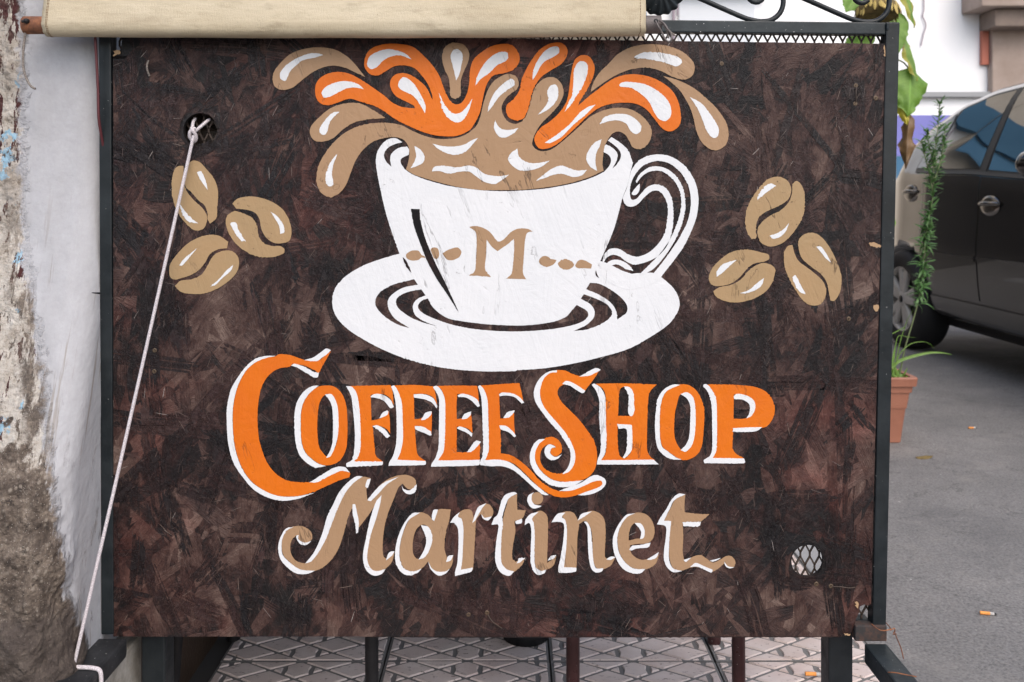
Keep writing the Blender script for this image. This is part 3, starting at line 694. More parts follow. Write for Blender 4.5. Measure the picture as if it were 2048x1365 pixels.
# strands of the chipboard, painted over: thousands of overlapping flakes, one part
def add_flakes(n, lmin, lmax, wmin, wmax, name, mt, off0, off1, ragged=0.18, flat=1.0):
    verts, faces, tones, uvs = [], [], [], []
    for _ in range(n):
        cx, cy = random.uniform(205, 1785), random.uniform(62, 1290)
        L, W = random.uniform(lmin, lmax), random.uniform(wmin, wmax)
        ang = random.choice((random.gauss(1.57, .45), random.uniform(0, math.pi), random.gauss(2.2, .3)))
        c, s = math.cos(ang), math.sin(ang); k = 5; pl = []
        for i in range(k + 1): pl.append((-L / 2 + L * i / k + (random.uniform(-.05, .12) * L if i in (0, k) else 0), -W / 2 * (1 + random.uniform(-ragged, ragged)) * (0.55 if i in (0, k) else 1)))
        for i in range(k, -1, -1): pl.append((-L / 2 + L * i / k + (random.uniform(-.12, .05) * L if i in (0, k) else 0), W / 2 * (1 + random.uniform(-ragged, ragged)) * (0.55 if i in (0, k) else 1)))
        q = [(cx + x * c - y * s, cy + x * s + y * c) for x, y in pl]
        for (a, b, d) in ((-1, 0, -227.5), (0.0135, -1, -64.6), (1, 0.0255, 1772.3), (0, 1, 1273)):
            q = clip(q, a, b, d)
            if len(q) < 3: break
        if len(q) < 3: continue
        bad = False
        for hx, hy, hr in ((401, 261, 36), (1615.5, 1123, 34), (232, 88, 25), (1733, 1250, 41), (1700, 1282, 14)):
            for i in range(len(q)):
                p0, p1 = Vector(q[i]), Vector(q[(i + 1) % len(q)]); h = Vector((hx, hy)); d = p1 - p0
                tt = max(0, min(1, (h - p0).dot(d) / max(1e-6, d.length_squared)))
                if (p0 + d * tt - h).length < hr: bad = True; break
            if not bad and abs((hx - cx) * c + (hy - cy) * s) < L / 2 and abs(-(hx - cx) * s + (hy - cy) * c) < W / 2: bad = True
            if bad: break
        if bad: continue
        off = random.uniform(off0, off1); b = len(verts); tx, ty = random.gauss(0, 2.5e-6), random.gauss(0, 2.5e-6); tone = random.random()
        u0, v0 = random.uniform(0, 50), random.uniform(0, 50)
        for x, y in q:
            verts.append(B(x, y, min(0.00172 if flat == 0 else 0.00162, max(0.00008, off + (tx * (x - cx) + ty * (y - cy)) * flat)))); tones.append(tone)
            uvs.append((u0 + ((x - cx) * c + (y - cy) * s) * k8, v0 + (-(x - cx) * s + (y - cy) * c) * k8))
        faces.append(tuple(range(b, b + len(q)))[::-1])
    m = MB(); m.add(verts, faces); o = m.build(name, mt, sb)
    a = o.data.attributes.new('tone', 'FLOAT', 'POINT'); a.data.foreach_set('value', tones)
    ul = o.data.uv_layers.new(name='UVMap')
    for lp in o.data.loops: ul.data[lp.index].uv = uvs[lp.vertex_index]
    tag(o, None, None, None, 'stuff'); return o
add_flakes(5200, 60, 210, 10, 40, 'wood_strand', M['strand'], 0.0002, 0.0012)
def add_strokes(n, L0, L1, W0, W1, name, mt, off0, off1):
    verts, faces, tones = [], [], []
    for _ in range(n):
        cx, cy = random.uniform(225, 1770), random.uniform(85, 1272); L, W = random.uniform(L0, L1), random.uniform(W0, W1)
        ang = random.choice((random.gauss(1.57, .25), random.gauss(1.57, .3), random.gauss(2.3, .25), random.gauss(0.7, .3), random.gauss(0.1, .2)))
        c, s = math.cos(ang), math.sin(ang); tone = random.random(); off = random.uniform(off0, off1)
        nb = max(4, int(W / 2.2)); bend = random.uniform(-.12, .12)
        e0 = e1 = 0
        for b in range(nb):     # one bristle track after another, each starting and ending where it likes
            if random.random() < 0.10: continue
            y0, y1 = -W / 2 + W * b / nb, -W / 2 + W * (b + 1.06) / nb
            edge = 1 - 0.25 * abs(2 * (b + .5) / nb - 1) ** 3
            e0 = 0.6 * e0 + random.uniform(-.16, .10); e1 = 0.6 * e1 + random.uniform(-.10, .16); xa, xb = -L / 2 * edge + L * e0, L / 2 * edge - L * e1
            pl = [(xa, y0), (0.5 * (xa + xb), y0 + bend * W), (xb, y0), (xb + L * random.uniform(-.03, .05), (y0 + y1) / 2), (xb, y1), (0.5 * (xa + xb), y1 + bend * W), (xa, y1), (xa + L * random.uniform(-.05, .03), (y0 + y1) / 2)]
            q = [(cx + x * c - y * s, cy + x * s + y * c) for x, y in pl]
            for (a, b_, d) in ((-1, 0, -227.5), (0.0135, -1, -64.6), (1, 0.0255, 1772.3), (0, 1, 1273)):
                q = clip(q, a, b_, d)
                if len(q) < 3: break
            if len(q) < 3: continue
            if any((Vector(p) - Vector(h)).length < r for p in q + [(cx, cy)] for h, r in (((401, 261), 37), ((1615.5, 1123), 35), ((232, 88), 26), ((1733, 1250), 42))): continue
            k = len(verts); verts += [B(x, y, off) for x, y in q]; tones += [tone] * len(q); faces.append(tuple(range(k, k + len(q)))[::-1])
    m = MB(); m.add(verts, faces); o = m.build(name, mt, sb)
    a = o.data.attributes.new('tone', 'FLOAT', 'POINT'); a.data.foreach_set('value', tones); tag(o, None, None, None, 'stuff')
add_strokes(360, 60, 220, 12, 46, 'brush_stroke', M['darkstroke'], 0.00166, 0.00168)
add_flakes(2600, 6, 26, 0.3, 0.85, 'splinter', M['sliver'], 0.00169, 0.00170, 0.5, 0.0)
# ------------------------------------------------------------ the painting: traced on the board's own face
ZK = {'A': (520, 60, 4.014), 'B': (960, 60, 3.938), 'C': (640, 260, 2.7295), 'D': (1000, 260, 2.7295), 'E': (430, 680, 4.014), 'F': (850, 720, 4.551),
      'G': (1160, 720, 4.55), 'H': (540, 930, 4.096), 'I': (980, 960, 3.938), 'J': (320, 300, 4.267), 'K': (1400, 330, 4.403)}
def outline(txt, amp=0.45):
    pts, corners, z = [], set(), None
    for w in txt.split():
        if w in ZK: z = ZK[w]; continue
        if w.endswith('!'): corners.add(len(pts)); w = w[:-1]
        x, y = w.split(','); pts.append(Vector((z[0] + float(x) / z[2], z[1] + float(y) / z[2])))
    L = crom(pts, True, 2.6, corners)
    if amp == 0: return [tuple(p) for p in L]
    out = []
    for p in L:
        a = amp * (1 + (1.6 if noise.noise(Vector((p.x * .013, p.y * .013, 3))) > 0.22 else 0))
        out.append((p.x + noise.noise(Vector((p.x * .33, p.y * .33, 0))) * a, p.y + noise.noise(Vector((p.x * .33, p.y * .33, 9))) * a))
    return out
def paint(name, m, layer, loops, parent=None, label=None, amp=0.6):
    o = fill_mesh(name, [outline(s, amp) for s in loops], 0.0019 + 0.00016 * layer, 0.00014, M[m], parent or sb)
    if label: o['label'] = label
    return o

# --- saucer and cup
saucer = paint('painted_saucer', 'white', 0, [
 'C 440,675 350,700 240,740 140,800 82,870 68,940 85,1010 150,1085 250,1150 380,1215 540,1270 720,1305 900,1318 1070,1316 D 90,1312 250,1300 400,1275 550,1240 700,1195 820,1130 920,1060 970,990 978,930 950,870 905,825 878,803! 830,780 700,780 560,720 400,700 200,690 0,680 C 800,650 600,640',
 'C 515,815! 540,845! 460,860 405,890 372,930 377,980 410,1030 490,1082! 420,1060 350,1015 310,970 303,930 330,885 400,845',
 'C 555,870! 578,903! 530,925 508,960 520,1010 570,1045 640,1072! 560,1050 490,1020 430,975 415,940 430,910 480,885',
 'C 590,920! 612,962 655,1003 710,1032 800,1048 900,1060 1000,1066 1093,1068 D 200,1062 300,1045 360,1020 390,988 418,955! 470,985 482,1010 460,1040 400,1065 300,1085 200,1095 100,1100 C 983,1098 850,1088 740,1068 650,1040 570,1005 537,975 540,950 560,930',
 'D 490,835! 470,870! 540,900 600,940 632,985 640,1035! 688,1000 693,960 660,915 600,870 540,840',
 'D 458,897! 440,922! 490,950 515,985 510,1025 470,1065 400,1098! 480,1088 550,1060 600,1025 610,990 580,950 520,920'], None, None)
cup = paint('painted_cup', 'white', 1, [
 'C 450,68! 410,46 360,60 320,108 306,165 314,240 333,335 358,445 395,565 435,675 475,745 515,815 553,870 589,920 612,960 653,1001 710,1030 800,1046 900,1058 1000,1064 1093,1066 D 200,1060 300,1043 360,1018 388,987 417,953 439,918 469,868 489,833 535,740 580,642 620,545 645,460 668,370! 695,300 715,215! 723,180 700,115 660,75 608,40! 588,60! 630,90 658,125 655,160 632,195 612,212! 635,170 640,130 612,98 578,80! 563,97 562,120! 592,138 605,162 600,190 582,215 567,230! 500,262 400,293 250,321 100,333 C 990,335 880,330 740,313 640,291 560,266 500,241 464,216! 442,182 446,157 486,136! 487,108 476,92! 430,100 392,130 384,165 391,202! 363,175 350,140 366,105 402,82'])
paint('dark_stroke', 'strand', 4, ['C 497,432! 545,432! 549,490 572,580 602,660 642,750 692,850 747,970 758,997! 700,905 638,812 588,720 548,620 513,520'], cup)
paint('dark_stroke', 'strand', 4, ['C 453,694! 470,712 488,750 500,780! 480,757 460,722'], cup)
paint('dark_stroke', 'strand', 4, ['D 524,765! 530,790 541,808! 524,795 520,778'], cup)
paint('handle', 'white', 2, [
 'D 715,222! 750,175 800,145 870,135 940,150 1010,200 1055,265 1077,330 1082,400 1070,480 1040,560 1000,640 950,710 905,768 878,803! 840,836 760,862 690,870 600,835 548,790! 555,740 566,680! 600,650 650,650 700,680 750,692 810,670 860,625 895,570 910,500 915,430 900,372 868,336 830,335 790,365 750,407 712,421 682,407 668,372! 690,320',
 'D 708,340 715,290 740,240 782,196 850,171 920,183 980,229 1020,290 1039,360 1038,430 1020,505 980,585 930,662 880,730 830,788 770,828 690,838 620,820 576,785 562,745 576,705 610,683 650,690 690,720 740,735 800,720 860,690 912,630 940,540 945,450 935,370 900,316 850,298 802,314 770,348 742,378 716,380'], cup)
paint('handle_line', 'white', 2, ['D 740,280! 760,245 810,207 870,201 930,226 980,281 1005,350 1010,430 990,520 950,610 890,700 828,765 753,797! 805,745 868,680 925,600 965,510 986,430 985,360 965,302 922,250 868,224 810,231 772,257 745,291!'], cup)
paint('handle_line', 'white', 2, ['D 762,295! 745,310 725,335 718,352 738,357 759,333'], cup)
paint('handle_line', 'white', 2, ['D 727,772! 700,735 650,710 602,714 574,742 577,772 602,745 640,735 682,757!'], cup)
paint('cup_letter', 'tan', 2, ['C 815,530! 850,525 890,535 930,560 970,608 1000,600 1040,560 1080,540 1130,540 1162,555! 1132,562 1120,600 1112,700 1108,780 1125,815! 1015,812! 1045,785 1055,720 1060,640 1058,595! 1030,620 995,645 970,663! 940,640 910,600! 907,680 902,760 932,802! 812,795! 845,770 852,700 855,620 850,560'], cup)
for s in ('C 470,682 500,660 538,660 556,684 572,690 576,700 556,696 542,708 510,714 480,705', 'C 605,650 640,645 652,680 640,705 622,698', 'C 668,675! 700,655 750,642 772,665 760,695 720,712 690,705',
          'D 212,720 225,695 250,688 282,706 308,711 290,735 255,748 230,740', 'D 315,730 335,710 370,708 404,735 380,760 345,761 325,748', 'D 410,740 430,712 460,712 502,735! 497,757! 450,755 425,755'):
    paint('cup_dash', 'tan', 2, [s], cup)

# --- coffee and splashes
cof = paint('coffee_splash', 'tan', 2, [
 'A 455,1200 470,1100 520,1000 590,910 680,830 780,780 900,752 1020,748 1130,765 1220,810 1320,852 1430,876 1540,875 1632,852 1692,815 1742,765 1771,690 1787,620 1803,560 1832,480 1882,410 1950,368 B 230,350 280,366 306,420 290,468 250,500 205,540 172,600 178,660 210,712 260,740 322,726 362,680 387,610 410,520 432,458 480,402 540,375 602,386 647,440 656,510 622,590 562,660 490,732 448,790 420,855 413,910 458,950 520,956 582,931 682,851 772,771 862,690 960,640 1080,615 1190,630 1280,685 1340,760 1350,830 1320,900 1260,940 1202,925 1170,870 1140,825 1090,802 1042,820 1010,860 980,920 968,1000 964,1060 973,1110! 880,1153 780,1188 640,1222 480,1246 340,1260 180,1263 0,1261 A 1600,1264 1450,1229 1330,1194 1240,1164 1172,1122! 1187,1080 1201,1000 1190,932 1150,882 1080,862 990,872 900,905 820,975 770,1050 730,1150 690,1250 640,1310 570,1345 500,1315 465,1260'])
hl = lambda par, *ss: [paint('highlight', 'white', 4, [s], par, None, 0.95) for s in ss]
hl(cof, 'A 625,995! 570,1060 540,1130 528,1210 545,1250 585,1253 590,1220 580,1150 592,1080', 'A 1240,935! 1285,960 1320,1010 1312,1065 1260,1095 1210,1112! 1240,1060 1255,1010',
 'A 1385,915! 1430,955 1500,992 1580,1004 1660,972 1750,870! 1700,888 1640,922 1560,938 1470,935', 'A 1380,1137! 1402,1100 1480,1092 1580,1105 1680,1090 1740,1110 1800,1155 1900,1175 2000,1165! 1930,1215 1880,1240 1800,1220 1740,1180 1680,1140 1600,1140 1520,1155 1440,1135',
 'B 60,650! 78,570 120,490 190,420 240,390 272,405 265,445 210,480 150,530 100,600', 'B 120,710! 137,750 172,782 230,790 300,775! 270,812 220,842 175,852 135,825 110,770', 'B 455,670! 510,610 535,560 530,480 560,440 600,435 616,480 610,540 570,600 510,645',
 'B 295,937! 302,990 340,1030 400,1050 470,1048 550,1030! 490,1075 400,1107 310,1107 250,1065 222,1020 245,970', 'B 440,1190! 490,1150 560,1098 640,1070 700,1090 760,1108 842,1104! 800,1147 730,1160 650,1135 580,1142 520,1165',
 'B 957,863! 940,920 915,970 908,1050 922,1112! 868,1080 836,1020 850,960 900,890', 'B 940,745! 980,690 1060,665 1160,670 1230,710 1268,760 1256,810 1220,822 1178,788 1150,740 1090,716 1020,720')
o1 = paint('orange_splash', 'orange', 3, ['A 445,490 460,420 520,365 620,340 720,355 800,395 900,460 1000,530 1060,583 1140,612 1190,622! 1180,580 1100,540 1060,490 1045,430 1070,375 1130,350 1200,360 1280,410 1340,470 1385,565! 1385,530 1350,440 1300,370 1240,310 1160,288 1080,295 1010,335 950,368 890,360 850,320 838,270 860,190 920,140 1020,115 1140,118 1230,140 1310,205 1380,280 1440,370 1480,480 1520,560 1570,600 1620,585 1660,520 1680,430 1685,340 1710,250 1780,180 1870,130 B 200,112 262,130 305,190 310,250 270,310 200,340 110,360 70,400 40,470 20,560 0,650 A 1730,740 1690,800 1620,840 1550,856 1430,851 1320,825 1200,775 1090,720 990,650 900,605 800,575 720,555 640,580 560,605 500,598 460,560'.replace('1140,612 1190,622! 1180,580', '1140,620 1245,632! 1238,612 1180,580')])
hl(o1, 'A 498,510 515,545 560,540 620,510 690,475 760,465 835,478! 800,445 740,420 660,415 580,435 520,470', 'A 862,285 895,318 940,300 990,250 1060,215 1130,208 1220,240! 1170,195 1100,168 1020,158 940,180 880,220',
 'A 1110,440 1130,480 1190,510 1240,540 1290,610 1325,670! 1330,610 1290,520 1240,440 1190,395 1145,385', 'A 1437,505! 1455,600 1480,670 1530,725 1590,745 1640,715 1680,640 1705,555! 1660,620 1620,660 1570,675 1520,650 1480,600 1450,530',
 'A 1730,450! 1740,390 1790,290 1860,215 1930,180 1985,185 1995,220 1970,255 1900,290 1840,350 1770,400')
o2 = paint('orange_splash', 'orange', 3, ['B 560,108 640,105 686,150 682,210 640,270 560,320 490,368 440,430 410,500 390,580 365,660 330,705 270,715 222,685 205,635 215,590 270,540 310,480 330,390 370,300 420,220 480,150'])
hl(o2, 'B 415,395! 418,330 450,250 510,170 570,135 615,140 622,180 580,215 510,250 470,300 440,360')
o3 = paint('orange_splash', 'orange', 3, ['B 428,860 470,780 540,730 600,680 650,620 690,540 705,440 720,330 745,240 800,202 862,215 901,290 890,370 850,460 800,540 770,600! 850,530 930,470 1010,410 1090,370 1190,352 1310,365 1420,410 1510,480 1560,570 1581,680 1570,750 1520,795 1470,798 1420,765 1370,700 1310,630 1230,585 1130,575 1030,585 940,615 860,670 770,755 680,840 600,905 520,938 460,930'])
hl(o3, 'B 665,647! 690,590 725,510 735,400 740,320 770,260 815,250 848,285 840,360 805,450 760,520 710,600', 'B 1097,445 1120,415 1210,415 1310,435 1400,485 1470,550 1500,610 1500,680 1460,720 1410,705 1370,650 1330,570 1270,510 1190,460', 'B 910,590! 850,610 780,660 700,750 600,830 510,890! 560,890 640,845 740,745 830,670')
for s, h_ in (('A 845,380! 770,285 700,215 600,160 480,143 360,155 250,195 170,265 115,340 105,410 130,465 190,485 265,465 340,405 430,340 520,300 600,290 680,305 760,340', 'A 205,413 166,392 170,340 215,285 300,230 390,195 460,190 510,206! 430,228 350,245 290,290 245,335 222,385'),
 ('A 1570,105 1640,125 1680,190 1670,260 1640,330 1615,400 1612,480 1610,530 1570,557 1530,535 1525,470 1515,390 1480,310 1462,220 1480,150 1520,115', 'A 1580,155 1620,185 1627,230 1615,300 1600,360 1575,408! 1560,340 1545,280 1530,220 1545,175'),
 ('B 870,492! 890,420 940,340 1010,270 1090,190 1200,135 1350,115 1480,130 1600,180 1680,260 1685,330 1650,380 1590,393 1510,370 1420,325 1320,300 1200,310 1100,345 1000,400', 'B 1215,220 1270,185 1370,178 1490,195 1570,225 1587,260 1545,290 1480,270 1390,245 1300,230'),
 ('B 1440,365! 1560,400 1680,460 1780,540 1870,630 1940,740 1955,830 1930,910 1860,950 1800,935 1740,880 1700,790 1680,700 1650,610 1580,490 1510,420', 'B 1650,530! 1740,580 1800,650 1860,740 1880,800 1860,850 1820,845 1780,790 1750,710 1710,620'),
 ('A 1010,710! 900,640 800,592 690,592 570,630 470,710 410,780 405,840 440,890 510,898 590,870 670,800 760,745 870,720', 'A 640,660! 590,665 530,720 480,800 490,835 525,843 545,810 560,750 592,705')):
    d = paint('tan_drop', 'tan', 2, [s]); hl(d, h_)

# --- coffee beans, two halves each
for L in (('J 215,165 275,95 340,105 400,165 460,240 495,330 498,420 490,500 485,580 430,630! 410,590 410,540 380,470 330,430 270,360 225,320 210,250', 'J 130,165 160,140 205,138! 204,220 213,310 250,380 308,445 368,500 403,560 403,612 378,670 320,690 270,670 200,600 150,520 115,430 102,320 110,230', 'J 320,195! 350,182 380,230 400,290 412,345! 380,300 345,250', 'J 175,465! 215,520 270,580 330,630! 250,612 200,560'),
 ('J 620,460! 660,420 740,400 840,405 950,440 1040,500 1100,590 1125,690 1110,770 1060,795 980,795 910,750 870,680 850,590 810,535 730,510 655,503!', 'J 640,520! 720,545 790,582 830,650 845,730 880,790 950,818 1030,822 1065,850 1055,885 960,915 840,912 740,870 650,800 590,710 565,620 580,560', 'J 945,525! 1000,565 1050,630 1065,700 1030,720! 1020,650 980,580', 'J 605,630 650,622 672,680 735,782! 690,772 640,700'),
 ('J 85,1070 90,980 150,890 240,800 340,745 430,725 510,735 585,785! 575,840! 500,850 430,890 390,960 330,1030 250,1075 140,1108! 105,1100', 'J 130,1160! 180,1117 280,1102 360,1062 410,985 460,903 530,864 610,862 660,900 678,960 660,1040 600,1110 500,1180 380,1225 260,1228 180,1210', 'J 170,985! 200,940 250,895 320,840! 270,900 220,960 187,990', 'J 430,1165! 500,1110 570,1030 628,980! 610,1030 540,1090 480,1150'),
 ('K 395,470 410,390 450,300 520,200 600,125 690,105 760,135 795,190 798,250 768,310 698,358 610,398 538,440 498,500 490,580 493,640 455,655! 420,610 400,540', 'K 810,170! 850,142 890,180 915,240 920,330 910,430 870,520 800,620 720,690 620,720 540,690 507,630 507,562 545,502 622,444 712,398 782,322 807,245', 'K 500,310! 520,250 570,190 620,165 668,185! 600,230 550,270', 'K 610,625! 680,600 740,560 778,515! 760,570 710,630 640,650'),
 ('K 75,1000 100,920 170,840 270,770 390,745 480,755 530,770 600,790 605,830 560,853! 480,868 420,905 358,978 288,1036 200,1064 110,1060', 'K 115,1110! 170,1077 280,1053 362,1004 424,932 492,884 562,864 640,890 660,930 640,1020 590,1100 510,1160 400,1200 290,1212 190,1190 130,1150', 'K 145,985! 145,940 200,875 320,835! 260,890 200,945', 'K 350,1130! 430,1100 500,1040 560,995! 540,1060 480,1105 400,1130'),
 ('K 862,680 880,640 930,605 1000,600 1070,640 1140,730 1200,850 1240,970 1240,1060 1225,1130 1180,1198 1145,1195! 1130,1120 1110,1030 1060,960 980,900 900,830 870,760', 'K 735,770! 770,715 810,705! 830,780 868,850 935,900 1015,962 1076,1022 1108,1100 1093,1180 1050,1230 970,1235 900,1190 830,1090 770,980 740,880', 'K 1020,720! 1060,720 1100,770 1150,860! 1110,830 1070,780', 'K 810,990! 835,970 870,1030 925,1140! 880,1120 840,1070')):
    b = paint('coffee_bean', 'sand', 0, [L[0]], None, None, 0.7); paint('bean_half', 'sand', 0, [L[1]], b, None, 0.7)
    for s in L[2:]: paint('highlight', 'white', 2, [s], b, None, 0.9)

# --- lettering: coloured face and white edge strokes
def letter(ch, m, face, edges, word):
    o = paint('letter', m, 2, face if isinstance(face, list) else [face], None, f'{"orange" if m == "orange" else "tan"} letter {ch} of {word}')
    for s in edges: paint('letter_edge', 'white', 3, [s], o)
W1, W2, W3 = 'the word Coffee', 'the word Shop', 'the word Martinet'
letter('C', 'orange', 'E 935,88! 905,140 870,200 835,265! 790,237 720,206 625,190! 600,215 530,225 460,260 400,330 365,420 348,540 345,660 355,780 380,880 420,980 490,1070 580,1125 680,1140 780,1138 870,1115 950,1070 1020,1045 1085,1062 1080,1100! 1000,1125 900,1170 800,1215 700,1245 600,1255 500,1247 400,1207 310,1145 240,1060 190,950 160,830 148,700 148,560 165,450 200,340 260,240 330,180 410,145 490,130! 520,114 600,120 680,146 740,164 825,168 880,130',
 ['E 492,128! 420,127 330,150 250,215 180,310 130,400 100,540 98,660 110,830 150,980 220,1090 310,1195 420,1260 540,1288 660,1275 760,1240 805,1222! 700,1247 600,1257 500,1248 400,1208 308,1147 238,1062 188,952 158,832 146,700 146,560 163,450 198,340 258,240 328,180 410,145', 'E 720,160! 790,140 850,100 895,68 932,82! 900,115 860,142 825,168 770,168', 'E 612,205! 640,190 720,215 790,255 835,262! 828,298 790,298 720,255 660,220', 'E 760,1140! 830,1100 900,1055 970,1020 1040,1018 1085,1062! 1020,1048 950,1075 880,1110 820,1140'], W1)
letter('O', 'orange', ['E 880,365 960,375 1020,430 1055,520 1065,640 1065,760 1055,870 1010,960 940,1000 860,1000 790,960 730,900 700,820 692,700 695,580 715,500 760,430 820,380', 'E 900,432 860,465 835,530 825,640 825,760 840,860 875,912 905,935 950,890 980,820 990,720 990,560 965,480 930,440'],
 ['E 885,437! 940,437 980,510 993,600 991,740 971,840 930,932 893,945! 925,890 945,820 950,700 945,560 925,490', 'E 835,365! 770,375 710,420 660,500 640,600 640,700 650,820 680,920 740,985 810,1022 893,1010! 840,995 788,962 728,902 698,822 690,700 693,580 713,500 758,430'], W1)
letter('F', 'orange', 'E 1065,370! 1240,365 1412,362! 1427,420 1436,520! 1400,460 1340,433 1252,440! 1255,540 1258,645! 1310,635 1350,615 1395,570! 1405,640 1408,750! 1380,715 1330,690 1266,685! 1275,780 1285,880 1295,930 1350,977! 1120,975! 1150,930 1170,860 1165,740 1158,600 1145,480 1110,405',
 ['E 1055,370! 1100,375 1140,430 1160,540 1170,700 1170,860 1155,930 1120,972! 1350,975! 1345,1002 1060,1018! 1055,990 1100,960 1120,880 1125,740 1110,560 1095,450', 'E 1250,457 1290,432 1350,440 1410,480 1437,535! 1410,547 1360,490 1300,465', 'E 1320,628! 1350,580 1390,567 1385,600', 'E 1265,690! 1310,685 1370,720 1405,768! 1385,787 1330,735'], W1)
letter('F', 'orange', 'E 1440,365! 1600,360 1755,372! 1770,430 1785,522! 1750,460 1690,433 1598,432! 1600,540 1603,635! 1650,630 1700,600 1742,575! 1742,660 1738,752! 1700,715 1650,690 1605,688! 1612,800 1630,920 1695,972! 1462,965! 1490,900 1505,820 1500,650 1490,500 1470,420',
 ['E 1415,372! 1440,365 1470,410 1500,500 1508,640 1510,800 1490,900 1465,960! 1692,970! 1690,1000 1395,1008! 1400,980 1430,930 1455,830 1460,700 1455,540 1440,440', 'E 1598,435! 1680,435 1750,465 1787,530! 1780,547 1740,500 1680,475 1600,460', 'E 1655,642! 1690,585 1740,570! 1735,600 1690,637', 'E 1605,690! 1670,695 1735,735! 1735,767 1680,745 1610,715'], W1)
letter('E', 'orange', 'F 105,235! 300,232 475,235! 485,300 490,383! 460,350 400,315 295,308! 288,400 290,537! 340,530 380,520 420,490! 428,560 432,665! 400,630 350,610 290,605! 290,720 290,837! 380,838 440,805 503,758! 500,840 498,912! 118,915! 150,860 175,780 182,640 185,480 182,360 150,270',
 ['F 75,245! 105,233 150,275 182,360 186,500 182,700 170,830 120,912! 498,908! 490,955 55,970! 60,945 100,880 125,780 128,600 130,450 125,340', 'F 298,322 340,305 420,325 480,365 499,418! 480,427 430,375 370,340 305,335', 'F 333,537! 360,490 420,466! 415,500 380,532', 'F 290,620! 310,605 370,620 432,668! 428,697 380,660 330,640', 'F 378,836! 420,785 460,735 510,743! 470,790 420,836'], W1)
letter('E', 'orange', 'F 505,232! 680,220 860,208! 880,300 894,375! 850,330 780,300 678,298! 678,400 685,532! 740,525 810,480! 812,580 820,685! 780,630 740,605 685,600! 690,740 688,847! 780,865 870,920 960,1000 1040,1090 1120,1150 1220,1190 1330,1185 1430,1150 1530,1105 1600,1095 1612,1130 1560,1165 1470,1195 1390,1225 1290,1248 1190,1240 1100,1200 1010,1130 920,1040 820,950 740,917 640,910 545,914! 570,850 582,780 580,640 575,450 565,350 540,280',
 ['F 482,240! 505,230 545,285 570,370 577,560 582,760 575,840 548,910! 660,905 760,925 850,985 950,1080 1040,1160 1125,1226! 1080,1226 1000,1170 900,1080 800,1000 700,965 600,965 505,955! 500,930 520,880 530,780 525,600 520,450 510,330', 'F 675,312! 700,295 800,305 870,345 902,388! 880,394 820,340 740,322 680,327', 'F 713,527! 750,475 817,456! 800,490 760,522', 'F 675,595! 740,600 800,650 830,690! 815,702 760,655 690,630', 'F 1218,1190! 1320,1150 1420,1115 1500,1062 1560,1045 1630,1075 1646,1120 1610,1170 1540,1210 1460,1228 1388,1228! 1470,1196 1560,1165 1610,1132 1600,1096 1530,1105 1430,1150 1330,1186'], W1)
letter('S', 'orange', 'F 1195,92! 1270,95 1340,125 1405,145 1490,140 1582,103! 1530,180 1455,278! 1400,250 1340,215 1275,220 1225,245 1205,300 1235,370 1310,450 1400,540 1470,630 1525,710 1558,800 1565,900 1545,990 1490,1060 1420,1092 1330,1105 1230,1105 1140,1075 1060,1010 1010,930 1002,850 1030,770 1080,718 1150,698 1215,728 1245,790 1235,845 1195,876 1155,862 1138,825 1160,800 1190,795! 1165,770 1120,768 1075,795 1050,850 1050,920 1085,980 1150,1020 1240,1030 1310,1000 1350,940 1362,870 1345,790 1300,700 1240,620 1160,530 1090,440 1055,350 1045,270 1070,180 1130,120',
 ['F 1200,92! 1130,103 1060,150 1010,220 990,310 1010,390 1070,480 1140,570 1220,660 1280,750 1320,830 1320,920 1290,990 1248,1036! 1312,1012 1357,942 1367,862 1340,770 1290,680 1220,590 1140,500 1080,420 1050,340 1050,260 1080,170 1140,118 1200,112!', 'F 1092,716! 1030,725 980,780 955,860 960,940 1000,1020 1060,1080 1130,1130 1230,1155 1340,1145 1442,1093! 1340,1102 1230,1107 1138,1077 1058,1012 1008,930 1002,850 1033,770', 'F 1403,150! 1450,125 1510,90 1560,72 1600,90! 1550,117 1500,140 1450,148', 'F 1250,217! 1280,190 1330,200 1400,240 1457,280! 1435,302 1380,275 1320,235', 'F 1187,790! 1140,765 1100,788 1086,830 1105,882 1150,910 1200,900 1247,856! 1195,880 1152,862 1136,826 1158,800'], W2)
letter('H', 'orange', ['G 140,215! 400,212 697,222! 640,280 620,350 612,500 608,680 610,820 640,880 680,910! 190,910! 230,850 240,740 235,600 232,430 230,320 205,260', 'G 405,242 370,257 355,300 350,400 345,508! 460,508! 483,480 488,380 478,300 448,252', 'G 340,584! 468,594! 473,700 463,830 430,878 395,890 360,868 345,800 342,700'],
 ['G 398,238! 450,248 487,310 490,480 465,512 438,490 440,400 438,320', 'G 336,580! 470,590! 475,690 470,810 440,860 400,895! 388,885 418,830 425,740 420,630 350,624!', 'G 106,225! 125,213 180,245 225,320 232,430 235,600 240,720 225,850 190,910! 668,905! 714,948! 153,950! 160,900 185,830 185,680 172,520 175,380 150,290'], W2)
letter('O', 'orange', ['G 910,222 980,225 1050,270 1100,350 1128,450 1125,600 1110,760 1080,840 1020,890 940,910 870,880 800,830 750,790 730,720 725,600 728,470 745,360 790,280 850,240', 'G 930,302 900,330 880,400 862,480 855,600 858,690 880,760 925,818 990,800 1030,720 1045,600 1045,450 1035,370 990,305'],
 ['G 913,310! 970,293 1027,340 1047,450 1047,620 1022,760 962,832 913,818! 960,770 990,700 1000,560 1000,420 970,350', 'G 908,225! 850,222 770,260 710,340 690,450 680,580 685,700 705,800 760,865 830,900 922,906! 868,882 798,832 748,792 728,722 723,600 726,470 743,360 790,280'], W2)
